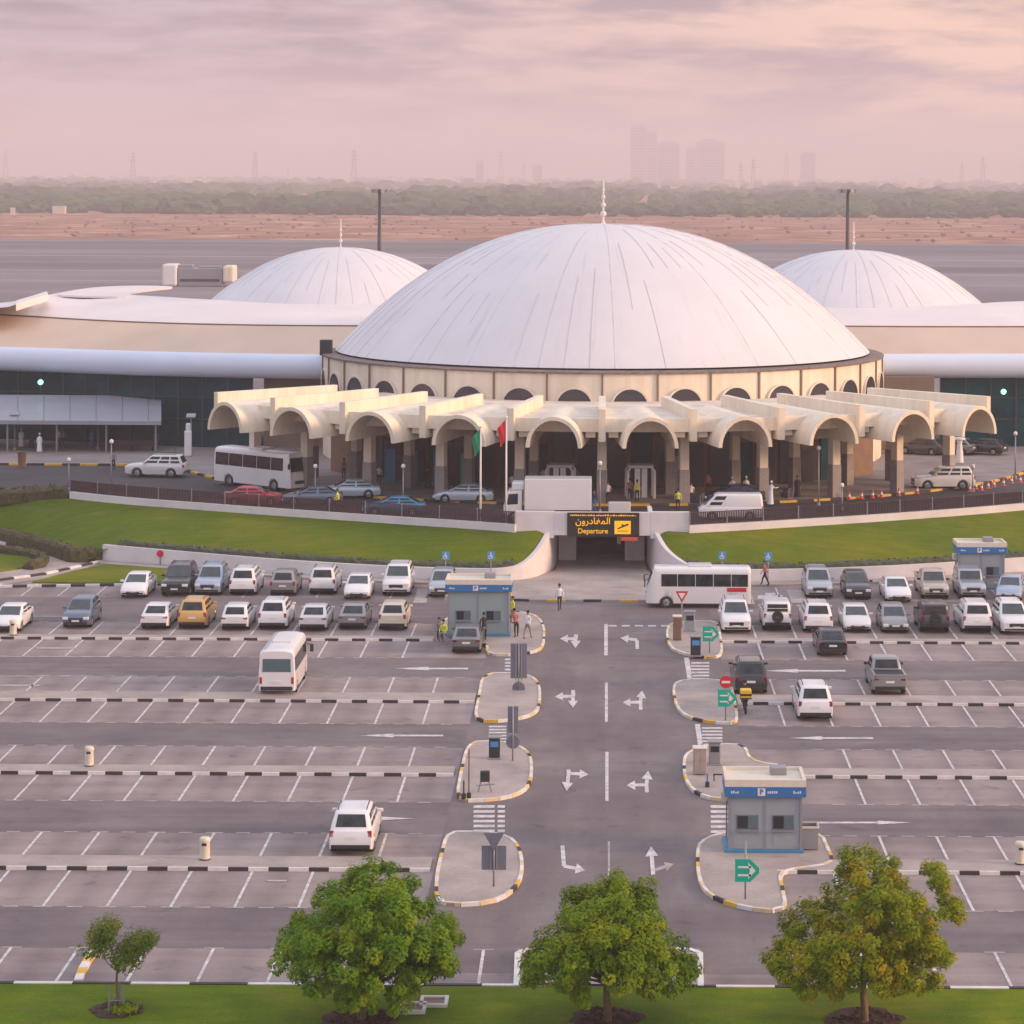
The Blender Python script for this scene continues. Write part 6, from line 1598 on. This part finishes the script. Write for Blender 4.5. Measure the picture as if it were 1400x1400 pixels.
# ---------------------------------------------------------------- sky, sun, air, camera
SUN_EL, SUN_AZ = R(13), R(100)     # azimuth clockwise from +Y: the sun stands low to the right
w = bpy.data.worlds.new('World'); S.world = w; w.use_nodes = True
nt = w.node_tree; N, L = nt.nodes, nt.links; bg = N['Background']
sky = N.new('ShaderNodeTexSky'); sky.sky_type = 'NISHITA'; sky.sun_disc = False
sky.sun_elevation = SUN_EL; sky.sun_rotation = SUN_AZ; sky.air_density = 1.5; sky.dust_density = 4; sky.altitude = 0
tc = N.new('ShaderNodeTexCoord'); sx = N.new('ShaderNodeSeparateXYZ'); L.new(tc.outputs['Generated'], sx.inputs[0])
def math_(op, a, b_=None, c=None):
    m = N.new('ShaderNodeMath'); m.operation = op
    for k, v in enumerate((a, b_, c)):
        if v is None: continue
        if isinstance(v, (int, float)): m.inputs[k].default_value = v
        else: L.new(v, m.inputs[k])
    return m.outputs[0]
def mapn(vec, scale, loc=(0, 0, 0)):
    m = N.new('ShaderNodeMapping'); m.inputs['Scale'].default_value = scale; m.inputs['Location'].default_value = loc; L.new(vec, m.inputs[0]); return m.outputs[0]
v1 = mapn(tc.outputs['Generated'], (8, 8, 52)); v2 = mapn(tc.outputs['Generated'], (22, 22, 120), (3, 1, 2))
n1 = noise(nt, v1, 1., 7, .58, .3); n2 = noise(nt, v2, 1., 5, .6, .2)
cl = math_('MULTIPLY_ADD', n2.outputs['Fac'], .55, math_('MULTIPLY', n1.outputs['Fac'], .55))
# warm share grows towards the low sun at the right
warm = N.new('ShaderNodeMapRange'); warm.inputs['From Min'].default_value = -.16; warm.inputs['From Max'].default_value = .19; L.new(sx.outputs[0], warm.inputs['Value']); 
elev = N.new('ShaderNodeMapRange'); elev.inputs['From Min'].default_value = .0; elev.inputs['From Max'].default_value = .5; L.new(sx.outputs[2], elev.inputs['Value'])
gap_c = mixc(nt, warm.outputs[0], (.45, .365, .455), (1.1, .66, .41))
cloud_c = mixc(nt, warm.outputs[0], (.16, .14, .215), (.31, .23, .27))
cr = N.new('ShaderNodeValToRGB'); cr.color_ramp.elements[0].position = .46; cr.color_ramp.elements[1].position = .62; L.new(cl, cr.inputs['Fac'])
low = mixc(nt, cr.outputs['Color'], cloud_c, gap_c)
zen = N.new('ShaderNodeMapRange'); zen.inputs['From Min'].default_value = .06; zen.inputs['From Max'].default_value = .45; L.new(sx.outputs[2], zen.inputs['Value'])
cover = mixc(nt, zen.outputs[0], low, ZENITH)
skys = mixc(nt, 1., sky.outputs['Color'], (.1, .1, .1), 'MULTIPLY')
L.new(mixc(nt, .86, skys, cover), bg.inputs['Color']); bg.inputs['Strength'].default_value = SKY_STRENGTH
sun = bpy.data.lights.new('sun', 'SUN'); sun.energy = SUN_POWER; sun.angle = R(10); sun.color = (1., .62, .36)
so = bpy.data.objects.new('sun', sun); COL.objects.link(so)
d = Vector((math.sin(SUN_AZ) * math.cos(SUN_EL), math.cos(SUN_AZ) * math.cos(SUN_EL), math.sin(SUN_EL)))
so.rotation_euler = d.to_track_quat('Z', 'Y').to_euler(); so.location = d * 300
# haze: one closed box of even air
b = MB(); b.box(-8600, 8600, -150, 14000, -1.2, 225); hz = b.build('haze', []); tag(hz, kind='stuff')
m = bpy.data.materials.new('haze_air'); m.use_nodes = True; nt2 = m.node_tree
for n in list(nt2.nodes):
    if n.type == 'BSDF_PRINCIPLED': nt2.nodes.remove(n)
pv = nt2.nodes.new('ShaderNodeVolumePrincipled'); pv.inputs['Color'].default_value = (.86, .795, .835, 1); pv.inputs['Density'].default_value = HAZE; pv.inputs['Anisotropy'].default_value = 0.
nt2.links.new(pv.outputs[0], nt2.nodes['Material Output'].inputs['Volume']); hz.data.materials.append(m)
cam = bpy.data.cameras.new('camera'); co = bpy.data.objects.new('camera', cam); COL.objects.link(co); S.camera = co
cam.sensor_width = 36; cam.lens = F / 1400 * 36; cam.shift_x = (700 - CX) / 1400; cam.shift_y = -(700 - CY) / 1400
cam.clip_start = 1; cam.clip_end = 30000
co.matrix_world = Matrix.Translation((0, 0, H)) @ Matrix.Rotation(R(90), 4, 'X') @ Matrix.Rotation(ROLL, 4, 'Z')
S.view_settings.view_transform = 'Standard'; S.view_settings.look = 'None'; S.view_settings.gamma = 1; S.view_settings.exposure = EXPO
S.render.engine = 'CYCLES'; S.cycles.use_denoising = True; S.cycles.max_bounces = 6; S.cycles.diffuse_bounces = 3; S.cycles.glossy_bounces = 3
S.cycles.volume_bounces = 1; m.name = 'haze_air'; S.cycles.transparent_max_bounces = 6; S.cycles.sample_clamp_indirect = 6
